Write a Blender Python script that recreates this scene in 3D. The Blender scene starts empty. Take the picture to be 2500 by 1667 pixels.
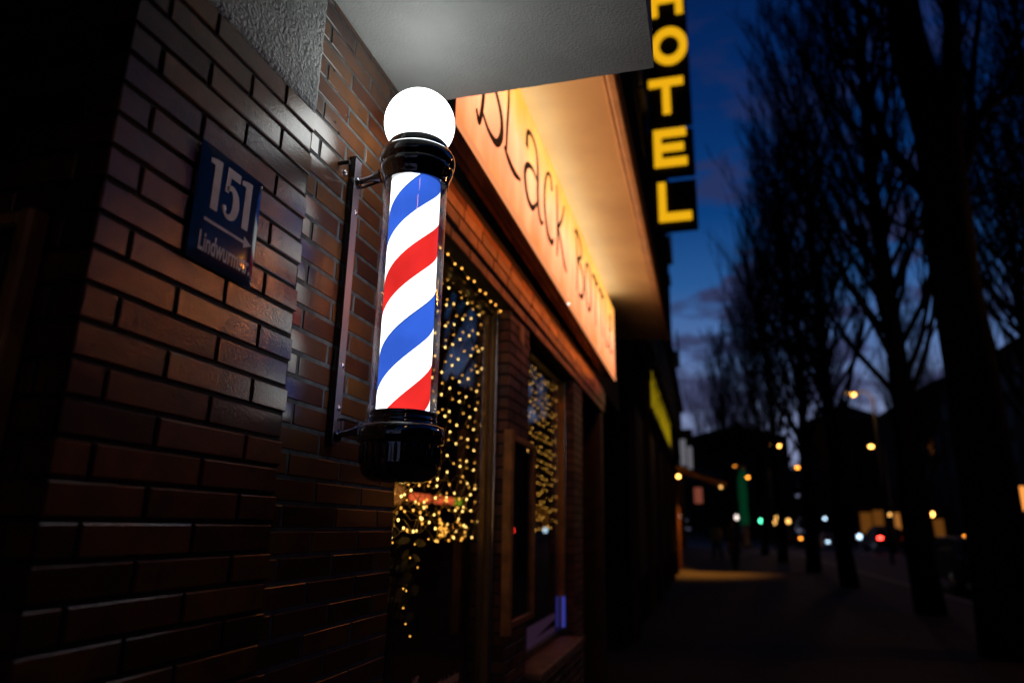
import bpy, math, random
from mathutils import Vector, Matrix
from mathutils.noise import noise as mnoise
R = random.Random(7)
PI = math.pi
scene = bpy.context.scene
COL = scene.collection
GZ = 0.20          # pavement level
# ------------------------------------------------------------------ materials
class NT:
    def __init__(s, m):
        m.use_nodes = True
        s.t = m.node_tree; s.t.nodes.clear()
        s.out = s.t.nodes.new('ShaderNodeOutputMaterial')
    def n(s, typ, **kw):
        nd = s.t.nodes.new(typ)
        for k, v in kw.items():
            if k.startswith('i_'):
                nd.inputs[k[2:].replace('_', ' ')].default_value = v
            else:
                setattr(nd, k, v)
        return nd
    def l(s, a, b): s.t.links.new(a, b)

def rgba(c): return (c[0], c[1], c[2], 1.0)

def mat(name, base, rough=0.6, metal=0.0, var=0.25, vscale=6.0, bump=0.0, bscale=60.0, bdist=0.002, coat=0.0, tone=False, base2=None, dirt=None, spec=0.5, specks=None, rvar=0.0):
    """surface with noise-mixed colour, optional per-brick tone, bump, dirt specks"""
    m = bpy.data.materials.new(name); t = NT(m)
    p = t.n('ShaderNodeBsdfPrincipled')
    p.inputs['Roughness'].default_value = rough
    p.inputs['Metallic'].default_value = metal
    p.inputs['Coat Weight'].default_value = coat
    p.inputs['Coat Roughness'].default_value = 0.11
    p.inputs['Specular IOR Level'].default_value = spec
    tc = t.n('ShaderNodeTexCoord'); co = tc.outputs['Object']
    nz = t.n('ShaderNodeTexNoise'); nz.inputs['Scale'].default_value = vscale; nz.inputs['Detail'].default_value = 6
    t.l(co, nz.inputs['Vector'])
    mx = t.n('ShaderNodeMix', data_type='RGBA')
    c2 = base2 if base2 else tuple(max(0, x * (1 - var)) for x in base)
    c1 = base if base2 else tuple(min(1, x * (1 + var)) for x in base)
    mx.inputs[6].default_value = rgba(c1); mx.inputs[7].default_value = rgba(c2)
    rm = t.n('ShaderNodeMapRange'); rm.inputs[1].default_value = .35; rm.inputs[2].default_value = .65
    t.l(nz.outputs['Fac'], rm.inputs[0]); t.l(rm.outputs[0], mx.inputs[0])
    cur = mx.outputs[2]
    if tone:
        at = t.n('ShaderNodeAttribute', attribute_name='tone')
        hs = t.n('ShaderNodeHueSaturation')
        a1 = t.n('ShaderNodeMath', operation='MULTIPLY_ADD'); a1.inputs[1].default_value = 1.1; a1.inputs[2].default_value = .5
        t.l(at.outputs['Fac'], a1.inputs[0]); t.l(a1.outputs[0], hs.inputs['Value'])
        a2 = t.n('ShaderNodeMath', operation='MULTIPLY_ADD'); a2.inputs[1].default_value = .03; a2.inputs[2].default_value = .485
        t.l(at.outputs['Fac'], a2.inputs[0]); t.l(a2.outputs[0], hs.inputs['Hue'])
        t.l(cur, hs.inputs['Color']); cur = hs.outputs[0]
    for sp in (specks or []):      # (scale, threshold, colour) small marks
        vo = t.n('ShaderNodeTexNoise'); vo.inputs['Scale'].default_value = sp[0]; vo.inputs['Detail'].default_value = 3
        t.l(co, vo.inputs['Vector'])
        gt = t.n('ShaderNodeMapRange'); gt.inputs[1].default_value = sp[1]; gt.inputs[2].default_value = sp[1] + .03
        t.l(vo.outputs['Fac'], gt.inputs[0])
        m2 = t.n('ShaderNodeMix', data_type='RGBA'); m2.inputs[7].default_value = rgba(sp[2])
        t.l(gt.outputs[0], m2.inputs[0]); t.l(cur, m2.inputs[6]); cur = m2.outputs[2]
    t.l(cur, p.inputs['Base Color'])
    if rvar:
        n3 = t.n('ShaderNodeTexNoise'); n3.inputs['Scale'].default_value = vscale * 2.3; n3.inputs['Detail'].default_value = 5
        t.l(co, n3.inputs['Vector'])
        r2 = t.n('ShaderNodeMapRange'); r2.inputs[1].default_value = .3; r2.inputs[2].default_value = .7
        r2.inputs[3].default_value = max(0.02, rough - rvar); r2.inputs[4].default_value = rough + rvar
        t.l(n3.outputs['Fac'], r2.inputs[0]); t.l(r2.outputs[0], p.inputs['Roughness'])
    if bump:
        nb = t.n('ShaderNodeTexNoise'); nb.inputs['Scale'].default_value = bscale; nb.inputs['Detail'].default_value = 3.5
        nb.inputs['Roughness'].default_value = .5
        t.l(co, nb.inputs['Vector'])
        b = t.n('ShaderNodeBump'); b.inputs['Strength'].default_value = bump; b.inputs['Distance'].default_value = bdist
        t.l(nb.outputs['Fac'], b.inputs['Height']); t.l(b.outputs[0], p.inputs['Normal'])
        if coat: t.l(b.outputs[0], p.inputs['Coat Normal'])
    t.l(p.outputs[0], t.out.inputs['Surface'])
    return m

def emit(name, col, s, sample=True):
    m = bpy.data.materials.new(name); t = NT(m)
    e = t.n('ShaderNodeEmission'); e.inputs[0].default_value = rgba(col); e.inputs[1].default_value = s
    t.l(e.outputs[0], t.out.inputs['Surface'])
    if not sample: m.cycles.emission_sampling = 'NONE'
    return m

def glass(name, tint=(1, 1, 1), ior=1.45, rough=0.0, haze=0.0):
    m = bpy.data.materials.new(name); t = NT(m)
    tr = t.n('ShaderNodeBsdfTransparent'); tr.inputs[0].default_value = rgba(tint)
    gl = t.n('ShaderNodeBsdfGlossy'); gl.inputs['Roughness'].default_value = rough
    lw = t.n('ShaderNodeLayerWeight'); lw.inputs[0].default_value = .5
    pw = t.n('ShaderNodeMath', operation='POWER'); pw.inputs[1].default_value = 5; t.l(lw.outputs['Facing'], pw.inputs[0])
    f0 = ((ior-1)/(ior+1))**2
    fr = t.n('ShaderNodeMath', operation='MULTIPLY_ADD'); fr.inputs[1].default_value = 1-f0; fr.inputs[2].default_value = f0; t.l(pw.outputs[0], fr.inputs[0])
    mx = t.n('ShaderNodeMixShader')
    t.l(fr.outputs[0], mx.inputs[0]); t.l(tr.outputs[0], mx.inputs[1]); t.l(gl.outputs[0], mx.inputs[2])
    last = mx.outputs[0]
    if haze:
        df = t.n('ShaderNodeBsdfDiffuse'); df.inputs[0].default_value = (.8, .78, .9, 1)
        p3 = t.n('ShaderNodeMath', operation='POWER'); p3.inputs[1].default_value = 2.5; t.l(lw.outputs['Facing'], p3.inputs[0])
        hz = t.n('ShaderNodeMath', operation='MULTIPLY'); hz.inputs[1].default_value = haze; t.l(p3.outputs[0], hz.inputs[0])
        m3 = t.n('ShaderNodeMixShader'); t.l(hz.outputs[0], m3.inputs[0]); t.l(last, m3.inputs[1]); t.l(df.outputs[0], m3.inputs[2]); last = m3.outputs[0]
    t.l(last, t.out.inputs['Surface'])
    return m

M = {}
M['brick_glazed'] = mat('glazed_brown_brick', (.150, .036, .012), rough=.5, tone=True, var=.3, vscale=14, bump=.95, bscale=240, bdist=.0007, coat=.85, base2=(.085, .028, .013), spec=.12, specks=[(38, .74, (.02, .015, .012))])
M['brick_smooth'] = mat('smooth_brown_brick', (.125, .038, .013), rough=.5, tone=True, var=.3, vscale=11, bump=.5, bscale=240, bdist=.0006, coat=1.0, base2=(.085, .030, .013), spec=.15, specks=[(55, .755, (.6, .6, .58)), (24, .72, (.03, .025, .02))])
M['brick_far'] = mat('dark_brown_brick', (.15, .055, .03), rough=.4, tone=True, var=.3, vscale=9, bump=.25, bscale=120, bdist=.0015)
M['brick_band'] = mat('orange_brown_brick', (.33, .12, .05), rough=.38, tone=True, var=.3, vscale=9, bump=.25, bscale=120, bdist=.0015)
M['mortar_dark'] = mat('dark_mortar', (.030, .028, .027), rough=.9, bump=.6, bscale=180, bdist=.002)
M['mortar_grey'] = mat('grey_mortar', (.095, .105, .105), rough=.85, var=.35, vscale=30, bump=.6, bscale=220, bdist=.0015)
M['plaster'] = mat('rough_grey_plaster', (.50, .50, .50), rough=.88, var=.16, vscale=9, bump=1.0, bscale=95, bdist=.011, specks=[(70, .72, (.12, .11, .11))])
M['slab'] = mat('painted_concrete', (.55, .56, .55), rough=.8, var=.12, vscale=3, bump=.9, bscale=120, bdist=.0045, specks=[(26, .775, (.16, .17, .15)), (9, .74, (.33, .35, .33))])
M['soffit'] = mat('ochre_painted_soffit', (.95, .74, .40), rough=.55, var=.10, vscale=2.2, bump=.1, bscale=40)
M['soffit_trim'] = mat('cream_painted_trim', (.75, .52, .28), rough=.5, var=.12, vscale=8)
M['chrome'] = mat('black_chrome', (.24, .245, .26), rough=.035, metal=1.0, var=.04, vscale=30)
M['steel'] = mat('brushed_steel', (.66, .62, .68), rough=.27, metal=1.0, var=.04, vscale=9)
M['post_steel'] = mat('satin_post_steel', (.46, .40, .47), rough=.24, metal=.6, var=.05, vscale=9)
M['dark_metal'] = mat('dark_metal', (.03, .03, .033), rough=.35, metal=.6, var=.2)
M['black_gloss'] = mat('black_gloss_metal', (.012, .012, .013), rough=.12, var=.2)
M['enamel'] = mat('dark_blue_enamel', (.010, .024, .075), rough=.09, var=.12, vscale=9, coat=0, spec=.3)
M['enamel_white'] = mat('white_enamel', (.80, .74, .77), rough=.5, spec=.12, var=.08, vscale=40)
M['wood'] = mat('varnished_wood', (.50, .22, .07), rough=.35, var=.3, vscale=14, bump=.15, bscale=60, bdist=.001)
M['wood_dark'] = mat('dark_wood', (.07, .035, .02), rough=.5, var=.35, vscale=8, bump=.2, bscale=40)
M['frame_dark'] = mat('dark_window_frame', (.028, .026, .026), rough=.35, var=.2)
M['frame_brass'] = mat('satin_brass_frame', (.34, .20, .075), rough=.35, metal=.4, var=.15, vscale=12)
M['sill'] = mat('stone_sill', (.30, .19, .11), rough=.55, var=.25, vscale=12, bump=.2, bscale=70)
M['interior'] = mat('dark_interior_wall', (.16, .07, .035), rough=.8, var=.3)
M['pavement'] = mat('pavement', (.05, .048, .045), rough=.85, var=.3, vscale=1.5, bump=.3, bscale=30, bdist=.004)
M['asphalt'] = mat('asphalt', (.04, .04, .042), rough=.85, spec=.2, var=.25, vscale=1.2, bump=.4, bscale=80, bdist=.004)
M['kerb'] = mat('granite_kerb', (.16, .155, .15), rough=.7, var=.2, vscale=9)
M['earth'] = mat('ground_earth', (.05, .045, .04), rough=.9)
M['paint_white'] = mat('road_paint', (.55, .55, .52), rough=.7, var=.2)
M['facade_dark'] = mat('dark_facade_render', (.035, .03, .028), rough=.9, spec=0, var=.2, vscale=.6)
M['facade_red'] = mat('reddish_facade_render', (.09, .04, .028), rough=.85, spec=0, var=.2, vscale=.7)
M['facade_brown'] = mat('brown_facade_render', (.04, .033, .028), rough=.9, spec=0, var=.25, vscale=.4)
M['roof'] = mat('dark_roof_tile', (.035, .03, .03), rough=.8)
M['win_dark'] = mat('dark_window_glass', (.01, .012, .016), rough=.6, var=.1, spec=.08)
M['bark'] = mat('bark', (.010, .009, .008), rough=.95, spec=.05, var=.3, vscale=9, bump=.6, bscale=14, bdist=.02)
M['twig'] = mat('twig_bark', (.014, .012, .011), rough=.95, spec=.05)
M['iron'] = mat('painted_lamp_post', (.06, .06, .06), rough=.5)
M['rubber'] = mat('rubber', (.02, .02, .02), rough=.85)
M['car_blue'] = mat('dark_blue_car_paint', (.02, .035, .09), rough=.55, coat=0, var=.05, spec=.1)
M['car_black'] = mat('black_car_paint', (.02, .02, .022), rough=.55, coat=0, var=.05, spec=.1)
M['car_grey'] = mat('grey_car_paint', (.06, .06, .065), rough=.55, coat=0, var=.05, spec=.1)
M['coat_dark'] = mat('dark_coat', (.025, .025, .03), rough=.9)
M['coat_ochre'] = mat('ochre_jacket', (.55, .33, .06), rough=.85)
M['skin'] = mat('skin', (.45, .28, .2), rough=.6)
M['hair'] = mat('dark_hair', (.03, .02, .015), rough=.7)
M['leaf'] = mat('green_leaf', (.22, .20, .06), rough=.45, var=.4, vscale=20)
M['pot'] = mat('clay_pot', (.18, .08, .05), rough=.7)
M['wire'] = mat('copper_wire', (.95, .62, .22), rough=.5, metal=.3)
M['decal'] = mat('brown_window_lettering', (.85, .50, .32), rough=.6)
M['letters_dark'] = mat('black_painted_lettering', (.018, .012, .008), rough=.5)
M['sign_black'] = mat('black_sign_box', (.008, .008, .009), rough=.7, spec=.2)
M['head_glass'] = emit('pole_globe_light', (.95, 1.0, .985), 6.2)
M['bulb_bright'] = emit('warm_bulb', (1.0, .58, .15), 6.5)
M['bulb_gold'] = emit('gold_bulb', (1.0, .48, .07), 3.6)
M['bulb_dim_and_reflection'] = emit('amber_bulb_and_reflection', (1.0, .42, .06), 3.2, False)
M['hotel_glow'] = emit('yellow_letter_light', (1.0, .50, .008), .86)
M['led_cool'] = emit('cool_light_strip', (.35, .80, 1.0), 4.5)
M['band_glow'] = emit('added_orange_band_glow', (1.0, .20, .03), 13)
M['lamp_sodium'] = emit('sodium_lamp', (1.0, .46, .09), 13, False)
M['lamp_orange'] = emit('orange_lamp', (1.0, .32, .03), 9, False)
M['lamp_amber'] = emit('amber_lamp', (1.0, .50, .12), 3.2, False)
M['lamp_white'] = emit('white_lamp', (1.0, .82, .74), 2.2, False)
M['lamp_green'] = emit('green_signal', (.10, 1.0, .48), 10, False)
M['glow_green'] = emit('dim_green_light', (.005, .14, .05), .17, False)
M['lamp_red'] = emit('red_tail_light', (1.0, .03, .02), 24, False)
M['lamp_blue'] = emit('blue_light', (.05, .22, 1.0), 5, False)
M['lamp_ice'] = emit('pale_blue_light', (.55, .8, 1.0), 4, False)
M['win_amber'] = emit('lit_amber_window', (1.0, .34, .05), .11, False)
M['sky_gap'] = emit('pale_sky_gap', (.34, .33, .38), .35, False)
M['win_orange_dim'] = emit('dim_orange_window', (1.0, .30, .05), .16, False)
M['win_lantern'] = emit('orange_lantern_glass', (1.0, .33, .06), 1.2, False)
M['neon_red'] = emit('red_neon', (1.0, .14, .04), 1.3)
M['neon_green'] = emit('green_neon', (.35, .5, .02), .8, False)
M['led_blue'] = emit('blue_light_strip', (.10, .12, .9), .30, False)
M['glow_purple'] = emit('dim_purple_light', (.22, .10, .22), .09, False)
M['glow_yellow'] = emit('yellow_sign_light', (.75, .52, .01), .36, False)
M['glass_tube'] = glass('clear_tube', (1, 1, 1), 1.5, haze=.12)
M['window_glass'] = glass('window_glass', (.86, .88, .88), 1.6)

# striped, lit inner cylinder of the pole (object coordinates: axis at the origin, z = height)
def stripe_mat():
    m = bpy.data.materials.new('lit_red_white_blue_helix'); t = NT(m)
    tc = t.n('ShaderNodeTexCoord'); sp = t.n('ShaderNodeSeparateXYZ'); t.l(tc.outputs['Object'], sp.inputs[0])
    at = t.n('ShaderNodeMath', operation='ARCTAN2'); t.l(sp.outputs[1], at.inputs[0]); t.l(sp.outputs[0], at.inputs[1])
    a = t.n('ShaderNodeMath', operation='MULTIPLY_ADD'); a.inputs[1].default_value = 1 / (2 * PI); a.inputs[2].default_value = .1806 + (2.334 - 1.85) / .41
    t.l(at.outputs[0], a.inputs[0])
    b = t.n('ShaderNodeMath', operation='MULTIPLY_ADD'); b.inputs[1].default_value = -1 / .41
    t.l(sp.outputs[2], b.inputs[0]); t.l(a.outputs[0], b.inputs[2])
    f = t.n('ShaderNodeMath', operation='FRACT'); t.l(b.outputs[0], f.inputs[0])
    cr = t.n('ShaderNodeValToRGB'); t.l(f.outputs[0], cr.inputs[0]); e = cr.color_ramp; e.interpolation = 'CONSTANT'
    W = (2.5, 2.6, 2.55, 1)
    e.elements[0].position = 0; e.elements[0].color = (.92, .030, .026, 1)
    e.elements[1].position = .245; e.elements[1].color = W
    for p, c in ((.5, (.018, .075, .42, 1)), (.508, (.042, .145, .80, 1)), (.755, W)):
        x = e.elements.new(p); x.color = c
    # uneven glow of the drum: noise varies the emission strength
    nz = t.n('ShaderNodeTexNoise'); nz.inputs['Scale'].default_value = 7; t.l(tc.outputs['Object'], nz.inputs['Vector'])
    mr = t.n('ShaderNodeMapRange'); mr.inputs[1].default_value = .35; mr.inputs[2].default_value = .65; mr.inputs[3].default_value = .86; mr.inputs[4].default_value = 1.2; t.l(nz.outputs['Fac'], mr.inputs[0])
    em = t.n('ShaderNodeEmission'); t.l(cr.outputs[0], em.inputs[0]); t.l(mr.outputs[0], em.inputs[1])
    t.l(em.outputs[0], t.out.inputs['Surface'])
    return m
M['stripes'] = stripe_mat()

# backlit printed face of the shop sign: streaky orange below, yellow above
def signface_mat():
    m = bpy.data.materials.new('backlit_wood_print'); t = NT(m)
    tc = t.n('ShaderNodeTexCoord'); sp = t.n('ShaderNodeSeparateXYZ'); t.l(tc.outputs['Object'], sp.inputs[0])
    mp = t.n('ShaderNodeMapping'); mp.inputs['Scale'].default_value = (1, 1.9, .8); t.l(tc.outputs['Object'], mp.inputs[0])
    nz = t.n('ShaderNodeTexNoise'); nz.inputs['Scale'].default_value = 2.3; nz.inputs['Detail'].default_value = 5; nz.inputs['Distortion'].default_value = .6
    t.l(mp.outputs[0], nz.inputs['Vector'])
    # height 0..0.74 plus streaks picks the printed colour
    ad = t.n('ShaderNodeMath', operation='MULTIPLY_ADD'); ad.inputs[1].default_value = 1.0; t.l(sp.outputs[2], ad.inputs[0])
    nn = t.n('ShaderNodeMath', operation='MULTIPLY_ADD'); nn.inputs[1].default_value = .42; nn.inputs[2].default_value = -.21; t.l(nz.outputs['Fac'], nn.inputs[0])
    t.l(nn.outputs[0], ad.inputs[2])
    cr = t.n('ShaderNodeValToRGB'); t.l(ad.outputs[0], cr.inputs[0]); e = cr.color_ramp
    e.elements[0].position = 0; e.elements[0].color = (1.5, .32, .09, 1)
    e.elements[1].position = .74; e.elements[1].color = (1.5, .62, .09, 1)
    for p, c in ((.10, (1.6, .42, .17, 1)), (.28, (1.7, .58, .27, 1)), (.42, (1.8, .74, .34, 1)), (.56, (1.7, .70, .20, 1))):
        x = e.elements.new(p); x.color = c
    n2 = t.n('ShaderNodeTexNoise'); n2.inputs['Scale'].default_value = 3.0; n2.inputs['Detail'].default_value = 6; t.l(mp.outputs[0], n2.inputs['Vector'])
    mr = t.n('ShaderNodeMapRange'); mr.inputs[1].default_value = .3; mr.inputs[2].default_value = .7; mr.inputs[3].default_value = .86; mr.inputs[4].default_value = 1.22
    t.l(n2.outputs['Fac'], mr.inputs[0])
    em = t.n('ShaderNodeEmission'); t.l(cr.outputs[0], em.inputs[0]); t.l(mr.outputs[0], em.inputs[1])
    t.l(em.outputs[0], t.out.inputs['Surface'])
    return m
M['sign_face'] = signface_mat()

# ------------------------------------------------------------------ mesh helpers
class MB:
    def __init__(s): s.v = []; s.f = []; s.m = []; s.tone = []; s.sm = []
    def add(s, vs, fs, mi=0, tone=.5, smooth=False):
        o = len(s.v); s.v += [tuple(p) for p in vs]
        for f in fs: s.f.append([i + o for i in f]); s.m.append(mi); s.tone.append(tone); s.sm.append(smooth)
    def box(s, a, b, mi=0, tone=.5):
        x0, y0, z0 = a; x1, y1, z1 = b
        s.add([(x0,y0,z0),(x1,y0,z0),(x1,y1,z0),(x0,y1,z0),(x0,y0,z1),(x1,y0,z1),(x1,y1,z1),(x0,y1,z1)],
              [(0,3,2,1),(4,5,6,7),(0,1,5,4),(1,2,6,5),(2,3,7,6),(3,0,4,7)], mi, tone)
    def bbox(s, a, b, c=.004, mi=0, tone=.5):
        """box with chamfered edges"""
        x0, y0, z0 = a; x1, y1, z1 = b
        c = min(c, (x1-x0)*.45, (y1-y0)*.45, (z1-z0)*.45)
        vs = []; idx = {}
        for ix, x in enumerate((x0, x1)):
            for iy, y in enumerate((y0, y1)):
                for iz, z in enumerate((z0, z1)):
                    sx, sy, sz = (c, -c)[ix], (c, -c)[iy], (c, -c)[iz]
                    for k, p in enumerate(((x, y+sy, z+sz), (x+sx, y, z+sz), (x+sx, y+sy, z))):
                        idx[(ix,iy,iz,k)] = len(vs); vs.append(p)
        F = []
        g = lambda *q: idx[q]
        F += [[g(0,0,0,0),g(0,0,1,0),g(0,1,1,0),g(0,1,0,0)], [g(1,0,0,0),g(1,1,0,0),g(1,1,1,0),g(1,0,1,0)]]
        F += [[g(0,0,0,1),g(1,0,0,1),g(1,0,1,1),g(0,0,1,1)], [g(0,1,0,1),g(0,1,1,1),g(1,1,1,1),g(1,1,0,1)]]
        F += [[g(0,0,0,2),g(0,1,0,2),g(1,1,0,2),g(1,0,0,2)], [g(0,0,1,2),g(1,0,1,2),g(1,1,1,2),g(0,1,1,2)]]
        for a_ in (0,1):
            for b_ in (0,1):
                F.append([g(a_,b_,0,0),g(a_,b_,0,1),g(a_,b_,1,1),g(a_,b_,1,0)])
                F.append([g(a_,0,b_,0),g(a_,0,b_,2),g(a_,1,b_,2),g(a_,1,b_,0)])
                F.append([g(0,a_,b_,1),g(0,a_,b_,2),g(1,a_,b_,2),g(1,a_,b_,1)])
        for ix in (0,1):
            for iy in (0,1):
                for iz in (0,1): F.append([g(ix,iy,iz,0),g(ix,iy,iz,1),g(ix,iy,iz,2)])
        s.add(vs, F, mi, tone)
    def lathe(s, prof, c=(0,0,0), n=48, mi=0, smooth=True, axis='z'):
        vs = []; fs = []
        for r, z in prof:
            for k in range(n):
                a = 2*PI*k/n
                p = (r*math.cos(a), r*math.sin(a), z)
                if axis == 'x': p = (p[2], p[0], p[1])
                if axis == 'y': p = (p[1], p[2], p[0])
                vs.append((c[0]+p[0], c[1]+p[1], c[2]+p[2]))
        for j in range(len(prof)-1):
            for k in range(n):
                fs.append((j*n+k, j*n+(k+1)%n, (j+1)*n+(k+1)%n, (j+1)*n+k))
        if prof[0][0] > 1e-6: fs.append(tuple(range(n))[::-1])
        if prof[-1][0] > 1e-6: fs.append(tuple((len(prof)-1)*n+k for k in range(n)))
        s.add(vs, fs, mi, .5, smooth)
    def tube(s, pts, rad, n=6, mi=0, cap=True):
        pts = [Vector(p) for p in pts]
        if not isinstance(rad, (list, tuple)): rad = [rad]*len(pts)
        vs = []; fs = []; u = None
        for i, p in enumerate(pts):
            d = (pts[min(i+1, len(pts)-1)] - pts[max(i-1, 0)])
            if d.length < 1e-9: d = Vector((0,0,1))
            d.normalize()
            if u is None: u = d.orthogonal().normalized()
            else:
                u = u - d*u.dot(d)
                u = u.normalized() if u.length > 1e-6 else d.orthogonal().normalized()
            w = d.cross(u)
            for k in range(n):
                a = 2*PI*k/n; vs.append(p + (u*math.cos(a) + w*math.sin(a))*rad[i])
        for j in range(len(pts)-1):
            for k in range(n): fs.append((j*n+k, j*n+(k+1)%n, (j+1)*n+(k+1)%n, (j+1)*n+k))
        if cap: fs += [tuple(range(n))[::-1], tuple((len(pts)-1)*n+k for k in range(n))]
        s.add(vs, fs, mi, .5, n > 4)
    def sphere(s, c, r, n=8, mi=0, rz=None):
        rz = rz or r
        prof = [(max(1e-7, r*math.sin(PI*k/n)), -rz*math.cos(PI*k/n)) for k in range(n+1)]
        s.lathe(prof, c, n+2, mi)
    def prism(s, poly, fn, t, mi=0):
        """poly [(u,v)] ccw in sign plane; fn(u,v,w)->xyz; thickness t"""
        n = len(poly)
        vs = [fn(u, v, 0) for u, v in poly] + [fn(u, v, t) for u, v in poly]
        fs = [tuple(range(n))[::-1], tuple(range(n, 2*n))] + [(i, (i+1)%n, n+(i+1)%n, n+i) for i in range(n)]
        s.add(vs, fs, mi)
    def stroke(s, pts, wid, fn, t, mi=0, sub=7):
        """ribbon along a Catmull-Rom curve, width varies"""
        if sub > 1 and len(pts) > 2:
            q = []; w = []
            P = [pts[0]] + list(pts) + [pts[-1]]; Wd = list(wid) if isinstance(wid, (list, tuple)) else [wid]*len(pts)
            for i in range(len(pts)-1):
                p0, p1, p2, p3 = P[i:i+4]
                for k in range(sub):
                    x = k/sub
                    q.append(tuple(.5*((2*p1[j]) + (-p0[j]+p2[j])*x + (2*p0[j]-5*p1[j]+4*p2[j]-p3[j])*x*x + (-p0[j]+3*p1[j]-3*p2[j]+p3[j])*x**3) for j in (0,1)))
                    w.append(Wd[i]*(1-x) + Wd[i+1]*x)
            q.append(pts[-1]); w.append(Wd[-1])
        else:
            q = list(pts); w = list(wid) if isinstance(wid, (list, tuple)) else [wid]*len(pts)
        L = []; Rr = []
        for i, p in enumerate(q):
            a = q[max(i-1,0)]; b = q[min(i+1,len(q)-1)]
            dx, dy = b[0]-a[0], b[1]-a[1]; l = math.hypot(dx, dy) or 1
            nx, ny = -dy/l*w[i]/2, dx/l*w[i]/2
            L.append((p[0]+nx, p[1]+ny)); Rr.append((p[0]-nx, p[1]-ny))
        n = len(q); vs = []
        for A in (L, Rr):
            for u, v in A: vs.append(fn(u, v, 0)); vs.append(fn(u, v, t))
        fs = []
        li = lambda i, k: 2*i+k
        ri = lambda i, k: 2*n+2*i+k
        for i in range(n-1):
            fs += [(li(i,1), ri(i,1), ri(i+1,1), li(i+1,1)), (li(i,0), li(i+1,0), ri(i+1,0), ri(i,0)),
                   (li(i,0), li(i,1), li(i+1,1), li(i+1,0)), (ri(i,0), ri(i+1,0), ri(i+1,1), ri(i,1))]
        fs += [(li(0,0), ri(0,0), ri(0,1), li(0,1)), (li(n-1,0), li(n-1,1), ri(n-1,1), ri(n-1,0))]
        s.add(vs, fs, mi)
    def build(s, name, mats, parent=None, local=False):
        if not isinstance(mats, (list, tuple)): mats = [mats]
        me = bpy.data.meshes.new(name)
        off = Vector((0,0,0))
        if parent is not None and not local:
            p = parent
            while p is not None: off += p.location; p = p.parent
        me.from_pydata([(v[0]-off.x, v[1]-off.y, v[2]-off.z) for v in s.v], [], s.f)
        for m in mats: me.materials.append(m)
        me.polygons.foreach_set('material_index', s.m)
        me.polygons.foreach_set('use_smooth', s.sm)
        if any(abs(t-.5) > 1e-6 for t in s.tone):
            a = me.attributes.new('tone', 'FLOAT', 'FACE'); a.data.foreach_set('value', s.tone)
        me.update()
        o = bpy.data.objects.new(name, me); COL.objects.link(o)
        if parent is not None: o.parent = parent
        return o

def tag(o, label=None, cat=None, group=None, kind=None):
    if label: o['label'] = label
    if cat: o['category'] = cat
    if group: o['group'] = group
    if kind: o['kind'] = kind
    return o
def thing(name, loc, label, cat, group=None, rz=0):
    o = bpy.data.objects.new(name, None); COL.objects.link(o)
    o.location = loc; o.rotation_euler = (0, 0, rz); o.empty_display_size = .2
    return tag(o, label, cat, group)
def copy_tree(o, parent=None):
    c = o.copy(); COL.objects.link(c); c.parent = parent
    for ch in list(o.children): copy_tree(ch, c)
    return c
def smooth_angle(o, deg=35):
    me = o.data
    try: me.set_sharp_from_angle(angle=math.radians(deg))
    except Exception: pass
    return o

CURVES_TMP = []
def text_mesh(txt, size, sx=1.0, bold=0.0, ext=.001):
    """returns (verts, faces) of the text in the XY plane, baseline at 0, built-in font"""
    cu = bpy.data.curves.new('t', 'FONT'); cu.body = txt; cu.size = size; cu.offset = bold; cu.extrude = ext; cu.resolution_u = 3
    ob = bpy.data.objects.new('t', cu); COL.objects.link(ob)
    dg = bpy.context.evaluated_depsgraph_get(); me = bpy.data.meshes.new_from_object(ob.evaluated_get(dg))
    vs = [(v.co.x*sx, v.co.y, v.co.z) for v in me.vertices]; fs = [tuple(p.vertices) for p in me.polygons]
    bpy.data.objects.remove(ob); bpy.data.curves.remove(cu); bpy.data.meshes.remove(me)
    return vs, fs

# ------------------------------------------------------------------ bricks
def brick_run(mb, fn, u0, u1, z0, z1, zref, course, joints, joint=.010, proud=.006, mi=(0, 1), rnd=None, jit=.0006, cham=.0022):
    """rows of bricks between u0..u1; fn(u, z, w) -> xyz, w outwards. joints[k%2] = (phase, length)"""
    rnd = rnd or R
    k = math.floor((z0 - zref)/course)
    while zref + k*course < z1 - 1e-6:
        za = max(z0, zref + k*course + joint/2); zb = min(z1, zref + (k+1)*course - joint/2)
        ph, ln = joints[k % 2]
        if zb - za > .006:
            j = math.floor((u0 - ph)/ln)
            while ph + j*ln < u1 - 1e-6:
                a = max(u0, ph + j*ln + joint/2); b = min(u1, ph + (j+1)*ln - joint/2)
                if b - a > .008:
                    w = proud + rnd.uniform(-jit, jit)*1.5; tl = rnd.uniform(-jit, jit); tn = rnd.random()
                    c = cham
                    q = [(a,za),(b,za),(b,zb),(a,zb)]
                    q2 = [(a+c,za+c),(b-c,za+c),(b-c,zb-c),(a+c,zb-c)]
                    vs = [fn(u,z,-.004) for u,z in q] + [fn(u,z,w-c) for u,z in q] + [fn(u,z,w+(tl if n_<2 else -tl)) for n_,(u,z) in enumerate(q2)]
                    fs = [(8,9,10,11)] + [(i,(i+1)%4,4+(i+1)%4,4+i) for i in range(4)] + [(4+i,4+(i+1)%4,8+(i+1)%4,8+i) for i in range(4)]
                    mb.add(vs, fs, mi[0], tn)
                j += 1
        k += 1
def wallfn(X): return lambda u, z, w: (X + w, u, z)          # faces +X (the street)
def retfn(Y, s=-1): return lambda u, z, w: (u, Y + s*w, z)   # faces -Y

# ================================================================== the barber shop building
shop = thing('shop_building', (-1.5, 3.0, GZ), 'dark brick shop front with concrete canopy and two fairy lit windows beside the barber pole', 'building')
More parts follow.
